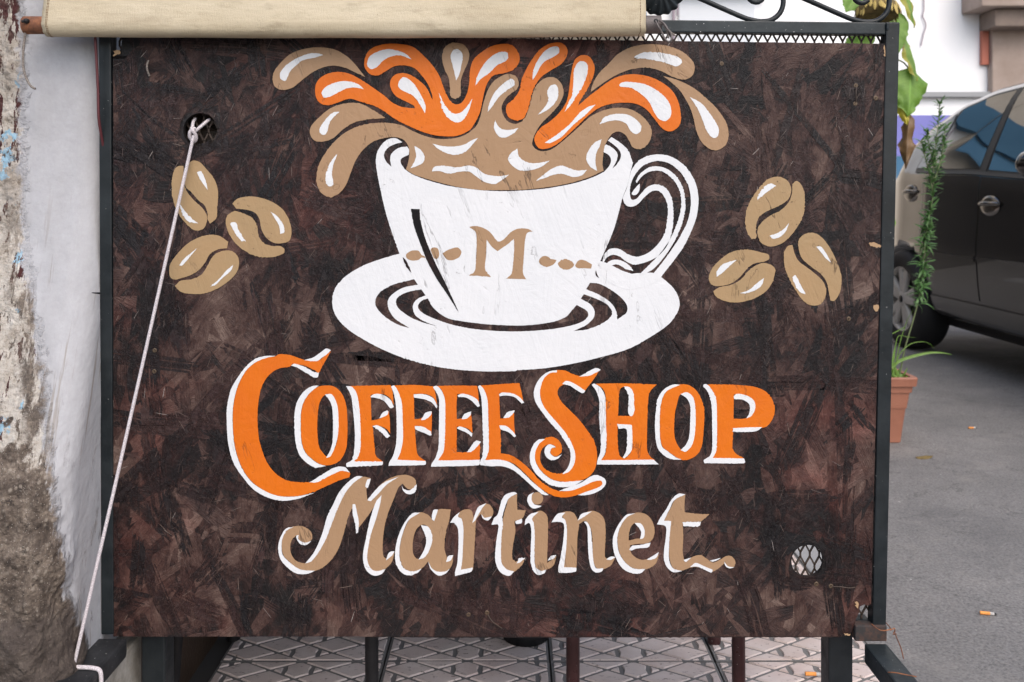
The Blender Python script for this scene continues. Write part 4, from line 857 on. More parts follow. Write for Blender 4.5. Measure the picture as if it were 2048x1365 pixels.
letter('P', 'orange', ['G 1145,222! 1300,222 1450,228 1590,245 1690,290 1750,370 1770,450 1750,530 1700,600 1600,625 1490,627 1390,617! 1390,700 1385,800 1420,850 1492,895! 1200,893! 1235,830 1245,700 1240,500 1235,380 1200,280', 'G 1397,312! 1470,312 1550,342 1588,420 1568,490 1500,530 1394,535!'],
 ['G 1395,332! 1420,308 1500,318 1572,360 1592,430 1562,502 1510,532! 1540,470 1535,400 1480,362 1400,355!', 'G 1388,620! 1500,613 1657,610! 1600,645 1500,654 1388,652!', 'G 1116,235! 1140,215 1190,260 1235,350 1243,500 1243,720 1235,830 1205,890! 1492,893! 1492,937 1130,937! 1123,910 1180,870 1200,800 1200,620 1195,430 1170,310'], W2)
letter('M', 'tan', 'H 100,680 105,600 140,530 200,500 270,500 330,535 350,580 335,620 290,632 245,612 225,573! 190,600 170,650 175,720 215,780 290,802 350,770 420,680 470,560 520,430 560,330 610,220 680,140 760,95 827,107! 803,160 792,200 800,290! 860,210 930,140 1010,95 1110,78 1180,105 1198,150 1170,192 1130,195 1085,150! 1050,190 1010,290 970,390 940,500 925,640 930,740 960,772! 1022,713! 1000,790 950,845 890,872 830,852 800,790 800,680 820,540 850,420 880,310 800,420 730,510! 712,440 690,345 668,362! 640,430 600,580 560,690 500,780 420,845 330,870 240,850 160,790 115,740',
 ['H 198,503! 130,522 85,600 70,680 90,770 150,840 220,885 300,890 372,864! 250,852 160,792 108,735 98,680 104,605 140,535', 'H 240,570! 235,605 285,632 342,620! 300,652 252,645 222,605 220,580', 'H 292,804! 370,700 430,560 470,420 520,320 570,220 640,140 710,90 762,92! 690,142 622,222 562,342 512,470 462,600 402,710 342,785', 'H 827,110! 800,118 783,172 800,187 817,150', 'H 798,287! 860,210 940,140 1057,95! 960,157 890,232 828,294!', 'H 1080,150! 1092,190 1132,205 1170,190 1205,150! 1192,217 1140,238 1093,210', 'H 680,318 698,318 717,400 730,470 722,550 708,558! 700,480 680,400', 'H 915,243! 905,310 870,440 830,560 805,680 800,780 832,850 880,866 947,850! 920,887 860,905 800,870 768,800 765,720 790,590 820,450 870,300', 'H 953,777! 975,715 1022,702! 1000,740'], W3)
letter('a', 'tan', ['H 1240,385 1300,410 1340,460! 1350,400 1390,360 1482,362! 1470,440 1440,560 1430,680 1445,740 1457,792! 1502,743! 1490,820 1440,870 1370,872 1320,832 1298,785! 1250,840 1180,867 1110,850 1070,780 1065,680 1090,560 1140,450 1190,400', 'H 1235,492 1197,530 1172,620 1174,720 1210,768 1260,738 1298,660 1323,600 1308,520 1268,487'],
 ['H 1232,388! 1170,393 1110,460 1060,560 1030,680 1030,790 1070,870 1140,902 1210,880 1242,846! 1180,868 1108,852 1068,782 1063,680 1088,560 1138,450', 'H 1238,490! 1300,508 1332,590 1312,680 1270,752 1218,772! 1265,690 1280,600', 'H 1377,363! 1340,368 1326,440 1347,457!', 'H 1297,787! 1318,850 1380,902 1440,885 1472,848! 1440,868 1370,870 1325,840', 'H 1443,792! 1460,745 1502,736! 1480,780'], W3)
letter('r', 'tan', 'H 1480,470! 1550,388 1600,362 1650,370 1668,430! 1700,360 1750,318 1800,325 1830,375 1812,430 1770,442 1725,400! 1690,450 1680,600 1670,760 1665,852! 1558,858! 1575,720 1580,560 1570,450 1530,425',
 ['H 1478,470! 1510,420 1557,383! 1540,420 1570,440 1585,520 1580,700 1575,780 1565,855! 1662,838! 1650,870 1518,906! 1515,880 1535,800 1545,640 1540,520 1510,475', 'H 1658,472! 1680,400 1710,340 1772,311! 1740,350 1710,400 1680,452', 'H 1730,398! 1760,430 1817,418! 1790,450 1748,440'], W3)
letter('t', 'tan', 'I 213,108! 212,170 215,232! 282,237! 255,300 192,322! 200,400 180,520 175,610 200,642! 272,618! 250,670 180,722 120,702 85,640 83,520 92,400 98,330 110,270 130,200 150,140',
 ['I 90,160! 120,115 190,92 212,105! 150,142 122,200 97,290 102,345 92,420 87,560 92,650 132,700 190,718! 150,752 90,730 55,680 40,610 50,480 65,352 13,352! 30,300 60,270', 'I 198,325 250,303! 250,337 205,343', 'I 208,657! 230,615 277,611! 240,642'], W3)
letter('i', 'tan', 'I 350,262 390,240 430,255 455,300 455,450 450,600 450,652! 522,598! 500,670 450,702 400,712 360,682 350,600 350,450 345,350 325,300',
 ['I 382,249! 320,265 280,310 273,352! 310,337 325,400 320,560 320,640 340,710 380,745 430,730 442,703! 400,712 358,680 348,600 352,450 345,340 332,300', 'I 453,632! 480,595 522,589! 500,617'], W3)
dt = paint('letter', 'tan', 2, ['I 370,94 404,108 419,142 404,178 370,192 336,178 321,142 336,108'], None, 'round tan dot of the letter i of the word Martinet')
paint('letter_edge', 'white', 3, ['I 347,94! 305,118 293,160 315,207 355,223 407,203! 350,190 327,152 331,115'], dt)
letter('n', 'tan', 'I 560,265 610,245 660,260 690,312! 740,263 800,240 860,260 900,310 910,400 905,520 905,602 930,622! 987,603! 950,670 880,702 830,682 810,600 805,450 790,370 750,320 702,345! 688,450 685,580 680,692! 578,692! 590,560 605,430 600,340',
 ['I 592,254! 530,265 483,332! 540,327 580,345 580,440 560,580 538,690 545,727 672,720 682,688! 582,684! 600,520 605,380 590,310 565,290', 'I 690,317! 720,265 802,244! 740,287', 'I 740,325! 765,370 770,480 775,590 795,690 830,725 880,717 892,693! 832,690 812,620 802,480 790,380 765,330', 'I 913,622! 950,600 987,604! 950,627'], W3)
letter('e', 'tan', ['I 1150,255 1220,265 1270,310 1295,390 1280,460 1240,495 1150,502 1100,512! 1110,570 1150,610 1210,627 1270,605 1327,588! 1300,660 1220,702 1130,692 1060,640 1015,560 1003,450 1030,360 1080,290', 'I 1140,337 1107,370 1092,430 1092,475! 1150,460 1198,455 1213,410 1193,352'],
 ['I 1142,259! 1070,275 1010,350 970,440 967,520 990,610 1040,690 1110,730 1180,732 1222,699! 1130,694 1058,640 1012,560 1001,450 1028,360 1078,290', 'I 1138,335! 1190,343 1217,400 1207,455 1180,462! 1187,400', 'I 1095,545! 1120,515 1180,510 1262,491! 1245,527 1150,537 1110,554', 'I 1233,622! 1290,590 1327,564! 1310,607 1260,627'], W3)
letter('t', 'tan', 'I 1537,113! 1530,180 1530,252! 1640,265 1727,267! 1660,327! 1515,327! 1520,450 1515,560 1530,642! 1600,600 1660,590 1710,622 1755,648 1810,625 1855,598 1900,598 1930,640 1920,680 1880,685 1842,655! 1795,695 1735,722 1665,690 1590,684 1500,712 1440,690 1410,600 1413,450 1418,330! 1368,316! 1420,220 1460,150',
 ['I 1537,111! 1480,107 1430,150 1390,220 1340,295 1313,346! 1380,362 1385,430 1370,540 1368,620 1390,680 1440,722 1512,715! 1440,692 1408,620 1412,450 1425,322! 1368,317! 1410,232 1450,157', 'I 1515,328! 1660,328! 1640,363 1520,360!', 'I 1573,682! 1620,650 1680,675 1752,705! 1740,727 1690,705 1630,680', 'I 1523,627! 1582,608! 1540,642', 'I 1728,633! 1815,611! 1785,630 1752,640', 'I 1843,640! 1870,675 1922,685! 1880,692 1850,672'], W3)

# --- screws, wire ties and bare chips on the board
for x, y in ((937, 1229), (974, 1225.5), (310, 701), (309, 743), (1711, 172), (1710, 208), (1632, 1168), (1697, 638), (1751, 197), (1661, 1172), (1443, 128)):
    t = MB(); t.lathe([(0.0010, -0.0004), (0.0022, 0.0004), (0.0034, 0.0), (0.0040, -0.0006)], B(x, y, 0.0017), 'Y', 14); t.lathe([(0.0, 0.0007), (0.0011, 0.0006)], B(x, y, 0.0011), 'Y', 8)
    for i, v in enumerate(t.v): t.v[i] = (v[0], 2 * (BY - 0.0017) - v[1], v[2])
    t.build('screw', M['screw'], sb)
for pts in ([(298, 122), (297, 132), (298, 142), (300, 153)], [(1663, 1172), (1680, 1171), (1695, 1173), (1709, 1174)], [(1711, 175), (1709, 190), (1711, 205)], [(976, 1229), (985, 1240), (1004, 1256)]):
    t = MB(); q = [B(x, y, 0.0022 + (0.004 if 0 < i < len(pts) - 1 else 0)) for i, (x, y) in enumerate(pts)]; t.tube(crom(q, False, 0.003), 0.0009 if pts[0][0] != 298 else 0.0016, 6)
    t.build('wire_tie', M['oldrope'] if pts[0][0] == 298 else M['mesh'], sb)
for L in ([(1736, 486), (1744, 484), (1755, 488), (1763, 493), (1752, 496), (1742, 492)], [(1745, 611), (1752, 609), (1758, 615), (1754, 622), (1747, 620)], [(1709, 1204), (1714, 1202), (1718, 1210), (1714, 1217), (1710, 1211)],
          [(1686, 1267), (1692, 1266), (1700, 1268), (1697, 1271), (1688, 1270)], [(1766, 90), (1770, 100), (1771, 118), (1768, 112)], [(229, 103), (240, 101), (240, 110), (228, 112)]):
    fill_mesh('bare_chip', [rough(L, 3.4, 1.2)], 0.0018, 0.0003, M['bare'], sb)
# ------------------------------------------------------------ canvas blind with its pipe
cb = empty('canvas_blind', (-0.22, 1.365, 1.19)); tag(cb, 'cream canvas blind hemmed round a rusty pipe above the board', 'awning')
CYp = 1.365
def pipe_c(x):     # pipe axis: almost level
    px = CX + x * F / CYp
    return H + (CY - (51.0 - 1.5 * (px - 50) / 1270)) * CYp / F
xl, xr = px_x(94, CYp), px_x(1289, CYp)
an = R(80); dirv = Vector((0, math.cos(an), math.sin(an))); nrm = Vector((0, -math.sin(an), math.cos(an)))
prof = []
for s in (1.20, 1.1, 0.95, 0.7, 0.45, 0.3, 0.2, 0.15, 0.12, 0.10, 0.085, 0.07, 0.058, 0.046, 0.036, 0.026, 0.016, 0.008): prof.append((s, None))
for k in range(19): prof.append((0, k / 18))
for s in (0.01, 0.025, 0.04, 0.052): prof.append((-s, None))
def canvas_pt(x, k, lift=0.0):
    s, q = prof[k]; c = Vector((x, CYp, pipe_c(x))); r = 0.0165 + lift + 0.0007 * noise.noise(Vector((x * 9, k * .2, 0)))
    if q is not None:
        th = math.pi * q; p = c + nrm * (r * math.cos(th)) - dirv * (r * 1.02 * math.sin(th))
    elif s > 0:
        p = c + nrm * r + dirv * s
        if s < 0.6: p += nrm * (0.0022 * noise.noise(Vector((x * 5, s * 14, 1))) * min(1, s * 20 + 0.2))
    else:
        p = c - nrm * (r * (1 + s / 0.056)) + dirv * (-s) + nrm * 0.013 * (-s / 0.052)
    low = (nrm.y * 0 + 1) * (0.0026 * math.sin(math.pi * min(1, max(0, (x - xl) / (xr - xl)))) + 0.0012) if (q is not None and 0.15 < q < 0.95) else 0
    p.z -= low
    p.x += 0.0022 * noise.noise(Vector((k * .35, 3, x * 3))) * (1 if (x < xl + .02 or x > xr - .02) else .2)
    return p
nx_ = 90; np_ = len(prof); v = []; f = []
for i in range(nx_ + 1):
    for k in range(np_): v.append(canvas_pt(xl + (xr - xl) * i / nx_, k))
for i in range(nx_):
    for k in range(np_ - 1): f.append((i * np_ + k, i * np_ + k + 1, (i + 1) * np_ + k + 1, (i + 1) * np_ + k))
t = MB(); t.add(v, f, True); o = t.build('canvas', M['canvas'], cb)
md = o.modifiers.new('thickness', 'SOLIDIFY'); md.thickness = 0.0014; md.offset = -1
for xx in (xl + 0.0065, xl + 0.0085, xr - 0.0085):
    t = MB()
    for k in range(6, np_ - 5):
        a, b = canvas_pt(xx, k, 0.0001), canvas_pt(xx, k + 1, 0.0001)
        n = max(1, int((b - a).length / 0.004))
        for j in range(n):
            p, q = a.lerp(b, (j + 0.1) / n), a.lerp(b, (j + 0.8) / n); t.tube([p, q], 0.00055, 5)
    t.build('stitching', M['thread'], cb)
t = MB()
for i in range(180):
    x = xl + 0.10 + (xr - xl - .10) * i / 180; kk = 13; a, b = canvas_pt(x, kk, 0.0001), canvas_pt(x + (xr - xl) / 260, kk, 0.0001)
    t.tube([a, b], 0.0005, 5)
t.build('stitching', M['thread'], cb)
xp0, xp1, xp2 = px_x(50, CYp), xl + 0.01, xr - 0.01
def pipe_piece(name, x0, x1, m_):
    t = MB(); r = 0.0138; a, b = Vector((x0, CYp, pipe_c(x0))), Vector((x1, CYp, pipe_c(x1)))
    t.tube([a, b], r, 28); t.build(name, m_, cb)
pipe_piece('rusty_pipe', xp0, xp1 + 0.02, M['rust'])
pipe_piece('pipe_end', xp2 - 0.02, px_x(1321, CYp), M['greypipe'])
t = MB(); c = P(54, 43, CYp - 0.014); t.lathe([(0.0, -0.006), (0.003, -0.0055), (0.0042, -0.002), (0.004, 0.002)], c, 'Y', 10); t.tube([c + Vector((0, -0.003, 0)), c + Vector((-0.006, -0.005, -0.0015))], 0.0022, 6); t.build('bolt', M['blackmetal'], cb)
c = P(1312, 42, CYp - 0.0135)
t = MB(); t.lathe([(0.0, -0.0004), (0.0032, -0.0006), (0.0036, 0.001)], c, 'Y', 14); t.build('pin_hole', M['blackmetal'], cb)
t = MB(); t.box(-0.78, 0.32, 1.555, 1.59, 2.375, 2.41, 0.004); t.build('rear_bar', M['blackmetal'], cb)
# ring through the pipe end, with a frayed old rope end
t = MB(); L = [(1311, 42), (1317, 54), (1324, 66), (1331, 80), (1339, 85), (1343, 80), (1342, 70), (1336, 60), (1328, 48), (1318, 41)]
t.tube(crom([P(x, y, CYp - 0.018 - (0.003 if i % 2 else 0)) for i, (x, y) in enumerate(L)], False, 0.0015), 0.0016, 8)
tag(t.build('pipe_ring', M['greypipe']), 'bent wire loop hooked through the right end of the blind pipe', 'ring')
t = MB()
for q in range(7):
    j = random.uniform
    L = [(1324 + j(-1, 1), 46 + j(-1, 1)), (1331 + j(-2, 2), 54), (1337 + j(-2, 2), 62 + j(-2, 2)), (1344 + j(-2, 3), 68 + j(-3, 2)), (1349 + j(-2, 3), 68 + j(-4, 4))]
    t.tube(crom([P(x, y, CYp - 0.016 + j(-.002, .002)) for x, y in L], False, 0.002), [0.0013] * 200 if False else 0.0011, 6)
    L = [(1328 + j(-1, 1), 50), (1333 + j(-1.5, 1.5), 62), (1337 + j(-1.5, 1.5), 74 + j(-2, 3))]
    t.tube(crom([P(x, y, CYp - 0.015 + j(-.002, .002)) for x, y in L], False, 0.002), 0.0011, 6)
tag(t.build('rope_end', M['oldrope']), 'frayed grey rope end knotted on the wire loop by the pipe', 'rope')
t = MB(); t.tube(crom([P(x, y, CYp - 0.004) for x, y in ((51, 60), (50, 72), (47, 95), (46, 122), (48, 142), (55, 162), (63, 174), (71, 178))], False, 0.003), 0.0019, 8)
tag(t.build('hanging_cord', M['oldrope']), 'short grey cord hanging from the rusty left pipe end', 'cord')

# ------------------------------------------------------------ white rope from the board's round hole to the ledge
t = MB(); yk = BY - 0.004
t.tube(crom([B(384, 236, -0.014), B(383, 243, -0.008), B(386, 255, 0.002), B(390, 262, 0.004)], False, 0.002), 0.0026, 10)
t.tube(crom([B(413, 238, -0.014), B(412, 241, -0.008), B(402, 254, 0.002), B(393, 263, 0.004)], False, 0.002), 0.0026, 10)
kn = [(393, 258, .006), (388, 262, .011), (384, 269, .010), (384, 278, .006), (390, 283, .003), (395, 277, .006), (394, 268, .010), (390, 262, .012), (387, 258, .008)]
t.tube(crom([B(x, y, o_) for x, y, o_ in kn], False, 0.0015), 0.0029, 10)
t.tube([B(386, 258, .004), B(383, 262, .003)], 0.0024, 8)
A_, Z_ = B(391, 272, 0.008), Vector((-0.652, 1.302, 0.2565)); path = [A_.lerp(Z_, k / 14) + Vector((0, 0, -0.004 * math.sin(math.pi * k / 14))) for k in range(15)]
t.tube(crom(path, False, 0.006), 0.0026, 10)
t.tube(crom([Vector((-0.662, 1.300, 0.2555)), Vector((-0.640, 1.299, 0.2560)), Vector((-0.620, 1.297, 0.2558)), Vector((-0.6105, 1.296, 0.2525)), Vector((-0.608, 1.295, 0.240)), Vector((-0.6085, 1.294, 0.222)), Vector((-0.616, 1.294, 0.214))], False, 0.002), 0.0031, 10)
tag(t.build('white_rope', M['rope']), 'taut white rope knotted in the board hole and looped round the black ledge', 'rope')
t = MB(); t.tube(crom([Vector((-0.652, 1.36, 1.5)), Vector((-0.651, 1.37, 1.27)), P(190, 62, 1.376), P(193, 120, 1.382), P(196, 180, 1.385), P(199, 250, 1.388), Vector((-0.650, 1.45, 0.9))], False, 0.01), 0.0022, 8)
tag(t.build('maroon_cable', M['cable']), 'thin maroon cable running down the white wall beside the frame', 'cable')
t = MB(); t.tube([P(199, 587, 1.39), P(184, 586, 1.36)], [0.0016, 0.0006], 6)
tag(t.build('nail', M['blackmetal']), 'dark nail sticking out of the white wall by the frame', 'nail')

# ------------------------------------------------------------ behind the board: cabinet, chairs, table foot
cab = empty('wooden_cabinet', (-0.53, 1.62, 0.5)); tag(cab, 'dark brown wall cabinet glimpsed through the hole with the rope', 'cabinet')
t = MB(); t.box(-0.645, -0.40, 1.475, 1.80, 0.52, 1.15, 0.006); t.build('carcass', M['darkwood'], cab)
t = MB(); t.box(-0.640, -0.405, 1.455, 1.4735, 0.53, 1.068, 0.004); t.build('door', M['darkwood'], cab)
t = MB(); t.box(-0.640, -0.405, 1.455, 1.4735, 1.074, 1.145, 0.004); t.build('drawer_front', M['darkwood'], cab)

def chair(feet, tops, m_, label, cx, cy):
    r = empty('metal_chair', (cx, cy, 0)); tag(r, label, 'chair', 'cafe chairs behind the board')
    for (fx, fy), (tx, ty) in zip(feet, tops):
        t = MB(); a, b = Vector((fx, fy, 0.004)), Vector((tx, ty, 0.445)); t.tube([a, a.lerp(b, .5), b], 0.0125, 12)
        t.lathe([(0.0145, 0.0), (0.0150, 0.018), (0.0135, 0.022)], a, 'Z', 12); t.build('leg', m_, r)
    xs = [p[0] for p in tops]; ys = [p[1] for p in tops]
    t = MB(); t.box(min(xs) - .02, max(xs) + .02, min(ys) - .02, max(ys) + .02, 0.4455, 0.475, 0.012); t.build('seat', m_, r)
    t = MB(); yb = max(ys) + 0.01
    for x in (min(xs), max(xs)): t.tube([(x, yb, 0.476), (x, yb + 0.03, 0.66), (x, yb + 0.07, 0.80)], 0.011, 10)
    t.build('back_post', m_, r)
    t = MB(); t.box(min(xs) + .012, max(xs) - .012, yb + 0.030, yb + 0.048, 0.64, 0.78, 0.006); t.build('backrest', m_, r)
cA = chair([(px_x(341, 1.62), 1.62), (px_x(744, 1.62), 1.62), (-0.600, 1.885), (-0.27, 1.93)], [(px_x(366, 1.60), 1.63), (px_x(740, 1.62), 1.63), (-0.585, 1.90), (-0.27, 1.92)], M['blackmetal'], 'black metal cafe chair in the shade behind the left half of the board', -0.4, 1.8)
cB = chair([(px_x(1146, 1.60), 1.60), (px_x(1478, 1.60), 1.60), (0.12, 1.95), (px_x(1428, 1.872), 1.872)], [(px_x(1146, 1.60), 1.61), (px_x(1477, 1.60), 1.61), (0.12, 1.93), (0.42, 1.90)], M['brownmetal'], 'dark red brown metal cafe chair behind the right half of the board', 0.28, 1.75)
tb = empty('pedestal_table', (0.03, 1.93, 0)); tag(tb, 'dark cafe table with one round foot on the tiles behind the board', 'table')
t = MB(); t.lathe([(0.0, 0.10), (0.036, 0.10), (0.046, 0.03), (0.050, 0.004), (0.0, 0.004)], (0.03, 1.90, 0), 'Z', 28); t.build('foot', M['blackmetal'], tb)
t = MB(); t.tube([(0.03, 1.90, 0.1), (0.03, 1.90, 0.69)], 0.03, 16); t.build('column', M['blackmetal'], tb)
t = MB(); t.lathe([(0.0, 0.69), (0.22, 0.69), (0.225, 0.705), (0.22, 0.72), (0.0, 0.72)], (0.03, 1.93, 0), 'Z', 36); t.build('top', M['darkwood'], tb)

# ------------------------------------------------------------ cigarette butts
def butt(loc, ang, label):
    r = empty('cigarette_butt', loc); r.rotation_euler = (0, 0, ang); tag(r, label, 'cigarette butt', 'cigarette butts on the ground')
    return r
b1 = butt(P(1976, 1218, H * F / (1218 - CY)) + Vector((0, 0, -0.009)), R(-12), 'crushed orange tipped cigarette butt lying alone on the grey asphalt')
b1.location.z = -0.0105
b2 = butt(P(1628, 1358, H * F / (1358 - CY)), R(-4), 'orange tipped cigarette butt on the pink tiles near the right leg'); b2.location.z = 0.0095
t = MB(); t.tube([(-0.017, 0, 0), (0.004, 0, 0)], 0.0038, 12); me1 = t.mesh('filter'); me1.materials.append(M['filter'])
t = MB(); t.tube([(0.0041, 0, 0), (0.013, 0, -0.0002)], [0.0037, 0.0034], 12); me2 = t.mesh('paper'); me2.materials.append(M['ashpaper'])
t = MB(); t.tube([(0.0131, 0, -0.0002), (0.0165, 0.0006, -0.0006), (0.018, 0.001, -0.001)], [0.0033, 0.003, 0.0014], 10); me3 = t.mesh('burnt_end'); me3.materials.append(M['ash'])
b3 = butt(P(1945, 851, H * F / (851 - CY)), R(3), 'distant orange cigarette butt on the asphalt to the right of the pot'); b3.location.z = -0.0105
for r in (b1, b2, b3):
    for nm, me in (('filter', me1), ('paper', me2), ('burnt_end', me3)): link(bpy.data.objects.new(nm, me), r)

lfp = P(1853, 909, H * F / (909 - CY))
# ------------------------------------------------------------ terracotta pot with its plants
YP = 3.42
pot = empty('flower_pot', (1.42, YP + .17, -0.015)); tag(pot, 'square terracotta pot with a thick rim standing on the asphalt', 'pot')
def ring(cx, cy, z, h, rc, n=6):
    out = []
    for qx, qy, a0 in ((1, 1, 0), (-1, 1, 90), (-1, -1, 180), (1, -1, 270)):
        for k in range(n + 1):
            a = R(a0 + 90 * k / n); out.append(Vector((cx + qx * (h - rc) + rc * math.cos(a), cy + qy * (h - rc) + rc * math.sin(a), z)))
    return out
def loft(rings, cap0=True, cap1=True):
    t = MB(); n = len(rings[0]); v = [p for r in rings for p in r]; f = []
    for i in range(len(rings) - 1):
        for k in range(n): f.append((i * n + k, i * n + (k + 1) % n, (i + 1) * n + (k + 1) % n, (i + 1) * n + k))
    if cap0: f.append(tuple(range(n))[::-1])
    if cap1: f.append(tuple((len(rings) - 1) * n + k for k in range(n)))
    return t.add(v, f)
pcx, pcy = 1.415, YP + 0.18
zr = z_at(757, YP)
t = loft([ring(pcx, pcy, z, h, rc) for z, h, rc in ((-0.012, 0.132, 0.02), (0.06, 0.139, 0.02), (0.125, 0.146, 0.02), (0.126, 0.149, 0.02), (zr - 0.062, 0.157, 0.02), (zr - 0.061, 0.163, 0.02), (zr - 0.035, 0.166, 0.02), (zr - 0.034, 0.176, 0.022), (zr - 0.004, 0.180, 0.024), (zr, 0.177, 0.024), (zr, 0.158, 0.02), (zr - 0.06, 0.150, 0.018))], True, False)
t.build('planter_body', M['terracotta'], pot)
t = loft([ring(pcx, pcy, zr - 0.03, 0.1535, 0.018), ring(pcx, pcy, zr - 0.022, 0.12, 0.018), ring(pcx, pcy, zr - 0.02, 0.01, 0.002)], False, True); t.build('soil', M['soil'], pot)
def V(px, py, Y=YP + 0.06): return P(px, py, Y)

def leaf_mesh(base, tip, width, nv, fold=0.25, droop=0.15, curl=0.0, nL=14, nW=6, heart=True, ripple=0.04):
    """heart shaped leaf from base to tip; nv = direction its face looks"""
    base, tip = Vector(base), Vector(tip); ax = tip - base; L = ax.length; ax.normalize()
    nv = Vector(nv); nv = (nv - ax * nv.dot(ax)).normalized(); sd = ax.cross(nv); v, f = [], []
    for i in range(nL + 1):
        u = i / nL
        w = (math.sin(math.pi * min(1, u ** 0.62)) ** 0.85) if heart else math.sin(math.pi * u) ** 0.7
        w = max(w, 0.02) * width / 2
        for j in range(-nW, nW + 1):
            q = j / nW; back = (-0.16 * L * abs(q) * (1 - u) ** 3) if heart else 0
            rip = ripple * width * math.sin(u * 19 + q * 3) * q * q + ripple * 0.6 * width * noise.noise(Vector((u * 4 + base.x * 40, q * 2, base.z * 30)))
            edge = 1 + 0.05 * math.sin(u * 42) * abs(q) + 2.2 * ripple * noise.noise(Vector((u * 6, 5 if q > 0 else 9, base.z * 50)))
            p = base + ax * (u * L + back) + sd * (q * w * edge) + nv * (-fold * abs(q) * w - droop * L * (u - .35) ** 2 + rip - curl * q * q * w * u)
            v.append(p)
    W = 2 * nW + 1
    for i in range(nL):
        for j in range(W - 1): f.append((i * W + j, i * W + j + 1, (i + 1) * W + j + 1, (i + 1) * W + j))
    return v, f
v, f = leaf_mesh((lfp.x - 0.033, lfp.y, -0.008), (lfp.x + 0.03, lfp.y + 0.01, -0.004), 0.035, (0, 0, 1), 0.4, 0.2, 0.3)
t = MB(); t.add(v, f, True); tag(t.build('fallen_leaf', M['seed']), 'small dark curled leaf lying on the asphalt by the pot', 'leaf')
sf = empty('sunflower', (1.37, YP + 0.10, zr - 0.02)); tag(sf, 'fading sunflower with a drooping seed head and yellowing leaves, behind the board corner', 'plant')
st = [(1738, 765), (1752, 600), (1770, 400), (1786, 240), (1792, 150), (1790, 70), (1783, 10), (1772, -22), (1758, -18), (1752, -4)]
t = MB(); q = crom([V(x, y) for x, y in st], False, 0.01); t.tube(q, [0.010 - 0.004 * i / len(q) for i in range(len(q))], 10); t.build('stem', M['stem'], sf)
def petiole(pts, par, r=0.003):
    t = MB(); t.tube(crom([V(*p) for p in pts], False, 0.006), r, 7); t.build('petiole', M['stem'], par)
for nm, lab, mk, b, tp, w, nv, kw in (
    ('leaf', 'green leaf low behind the scroll', 'leaf', (1722, -20), (1692, 22), 0.10, (-.2, -1, .35), {}),
    ('leaf', 'yellow green leaf hanging at the top', 'leafy', (1806, -40), (1834, 54), 0.060, (.5, -1, .3), {'fold': .45, 'ripple': .1}),
    ('leaf', 'bright green leaf beside the frame corner', 'leaf', (1797, 34), (1797, 106), 0.078, (-.3, -1, .3), {'ripple': .06}),
    ('leaf', 'green leaf with yellow and brown patches', 'leafy', (1814, 78), (1840, 160), 0.060, (.7, -1, .25), {'fold': .6, 'curl': .5, 'ripple': .12}),
    ('leaf', 'broad green heart shaped leaf', 'leaf', (1823, 148), (1818, 232), 0.150, (.15, -1, .35), {'fold': .3, 'ripple': .08}),
    ('leaf', 'yellow leaf hanging behind the post', 'leafyel', (1800, 196), (1815, 250), 0.055, (-.3, -1, .1), {'fold': .6, 'ripple': .12}),
    ('leaf', 'shrivelled brown leaf', 'leafbrown', (1817, 240), (1812, 338), 0.056, (-.4, -1, .1), {'fold': .9, 'curl': .9, 'ripple': .3}),
    ('leaf', 'green leaf behind the mesh strip', 'leaf', (1735, 62), (1690, 112), 0.10, (-.2, -1, .5), {}),
    ('leaf', None, 'leaf', (1760, 300), (1722, 400), 0.13, (-.4, -1, .4), {}), ('leaf', None, 'leaf', (1768, 420), (1740, 520), 0.14, (.2, -1, .4), {})):
    v, f = leaf_mesh(V(*b, YP + 0.05), V(*tp, YP + 0.02), w, nv, **kw); t = MB(); t.add(v, f, True); o = t.build(nm, M[mk], sf)
    a = o.data.attributes.new('across', 'FLOAT', 'POINT'); W = 13; a.data.foreach_set('value', [abs((i % W) - 6) / 6 for i in range(len(v))])
    a = o.data.attributes.new('along', 'FLOAT', 'POINT'); a.data.foreach_set('value', [(i // W) / 14 for i in range(len(v))])
    if lab: o['label'] = lab
petiole([(1790, 118), (1806, 125), (1816, 136), (1823, 149)], sf); petiole([(1790, 60), (1798, 62), (1806, 72)], sf); petiole([(1787, 20), (1790, 28), (1794, 36)], sf); petiole([(1784, 8), (1794, -20), (1806, -40)], sf)
petiole([(1786, 80), (1760, 72), (1738, 64)], sf, 0.0025); petiole([(1823, 150), (1822, 200), (1818, 240)], sf, 0.0022)
# seed head seen from the side, face down, withered bracts all round
hc = V(1754, 22, YP - 0.03); t = MB(); n = 40; v = []; prof_ = [(0.0, 0.040), (0.03, 0.040), (0.06, 0.030), (0.078, 0.010), (0.080, -0.012), (0.070, -0.030), (0.045, -0.022), (0.0, -0.018)]
t.lathe(prof_, (0, 0, 0), 'Z', n)
t.v = [tuple(hc + Matrix.Rotation(R(-14), 3, 'X') @ (Vector(p) * (1 + 0.06 * noise.noise(Vector(p) * 40)))) for p in t.v]; t.build('seed_head', M['seed'], sf)
for k in range(34):
    a = 2 * math.pi * k / 34 + random.uniform(-.06, .06); z0 = random.uniform(-0.004, 0.022)
    b = Vector((0.079 * math.cos(a), 0.079 * math.sin(a), z0)); e = b + Vector((math.cos(a) * random.uniform(.006, .02), math.sin(a) * random.uniform(.006, .02), -random.uniform(.03, .055)))
    Rm = Matrix.Rotation(R(-14), 3, 'X'); v, f = leaf_mesh(hc + Rm @ b, hc + Rm @ e, random.uniform(.012, .02), Rm @ Vector((math.cos(a), math.sin(a), .3)), 0.2, 0.25, 0.2, 6, 2, False, 0.05)
    t = MB(); t.add(v, f, True); t.build('bract', M['bract'], sf)
for sx in (-1, 1):
    pass
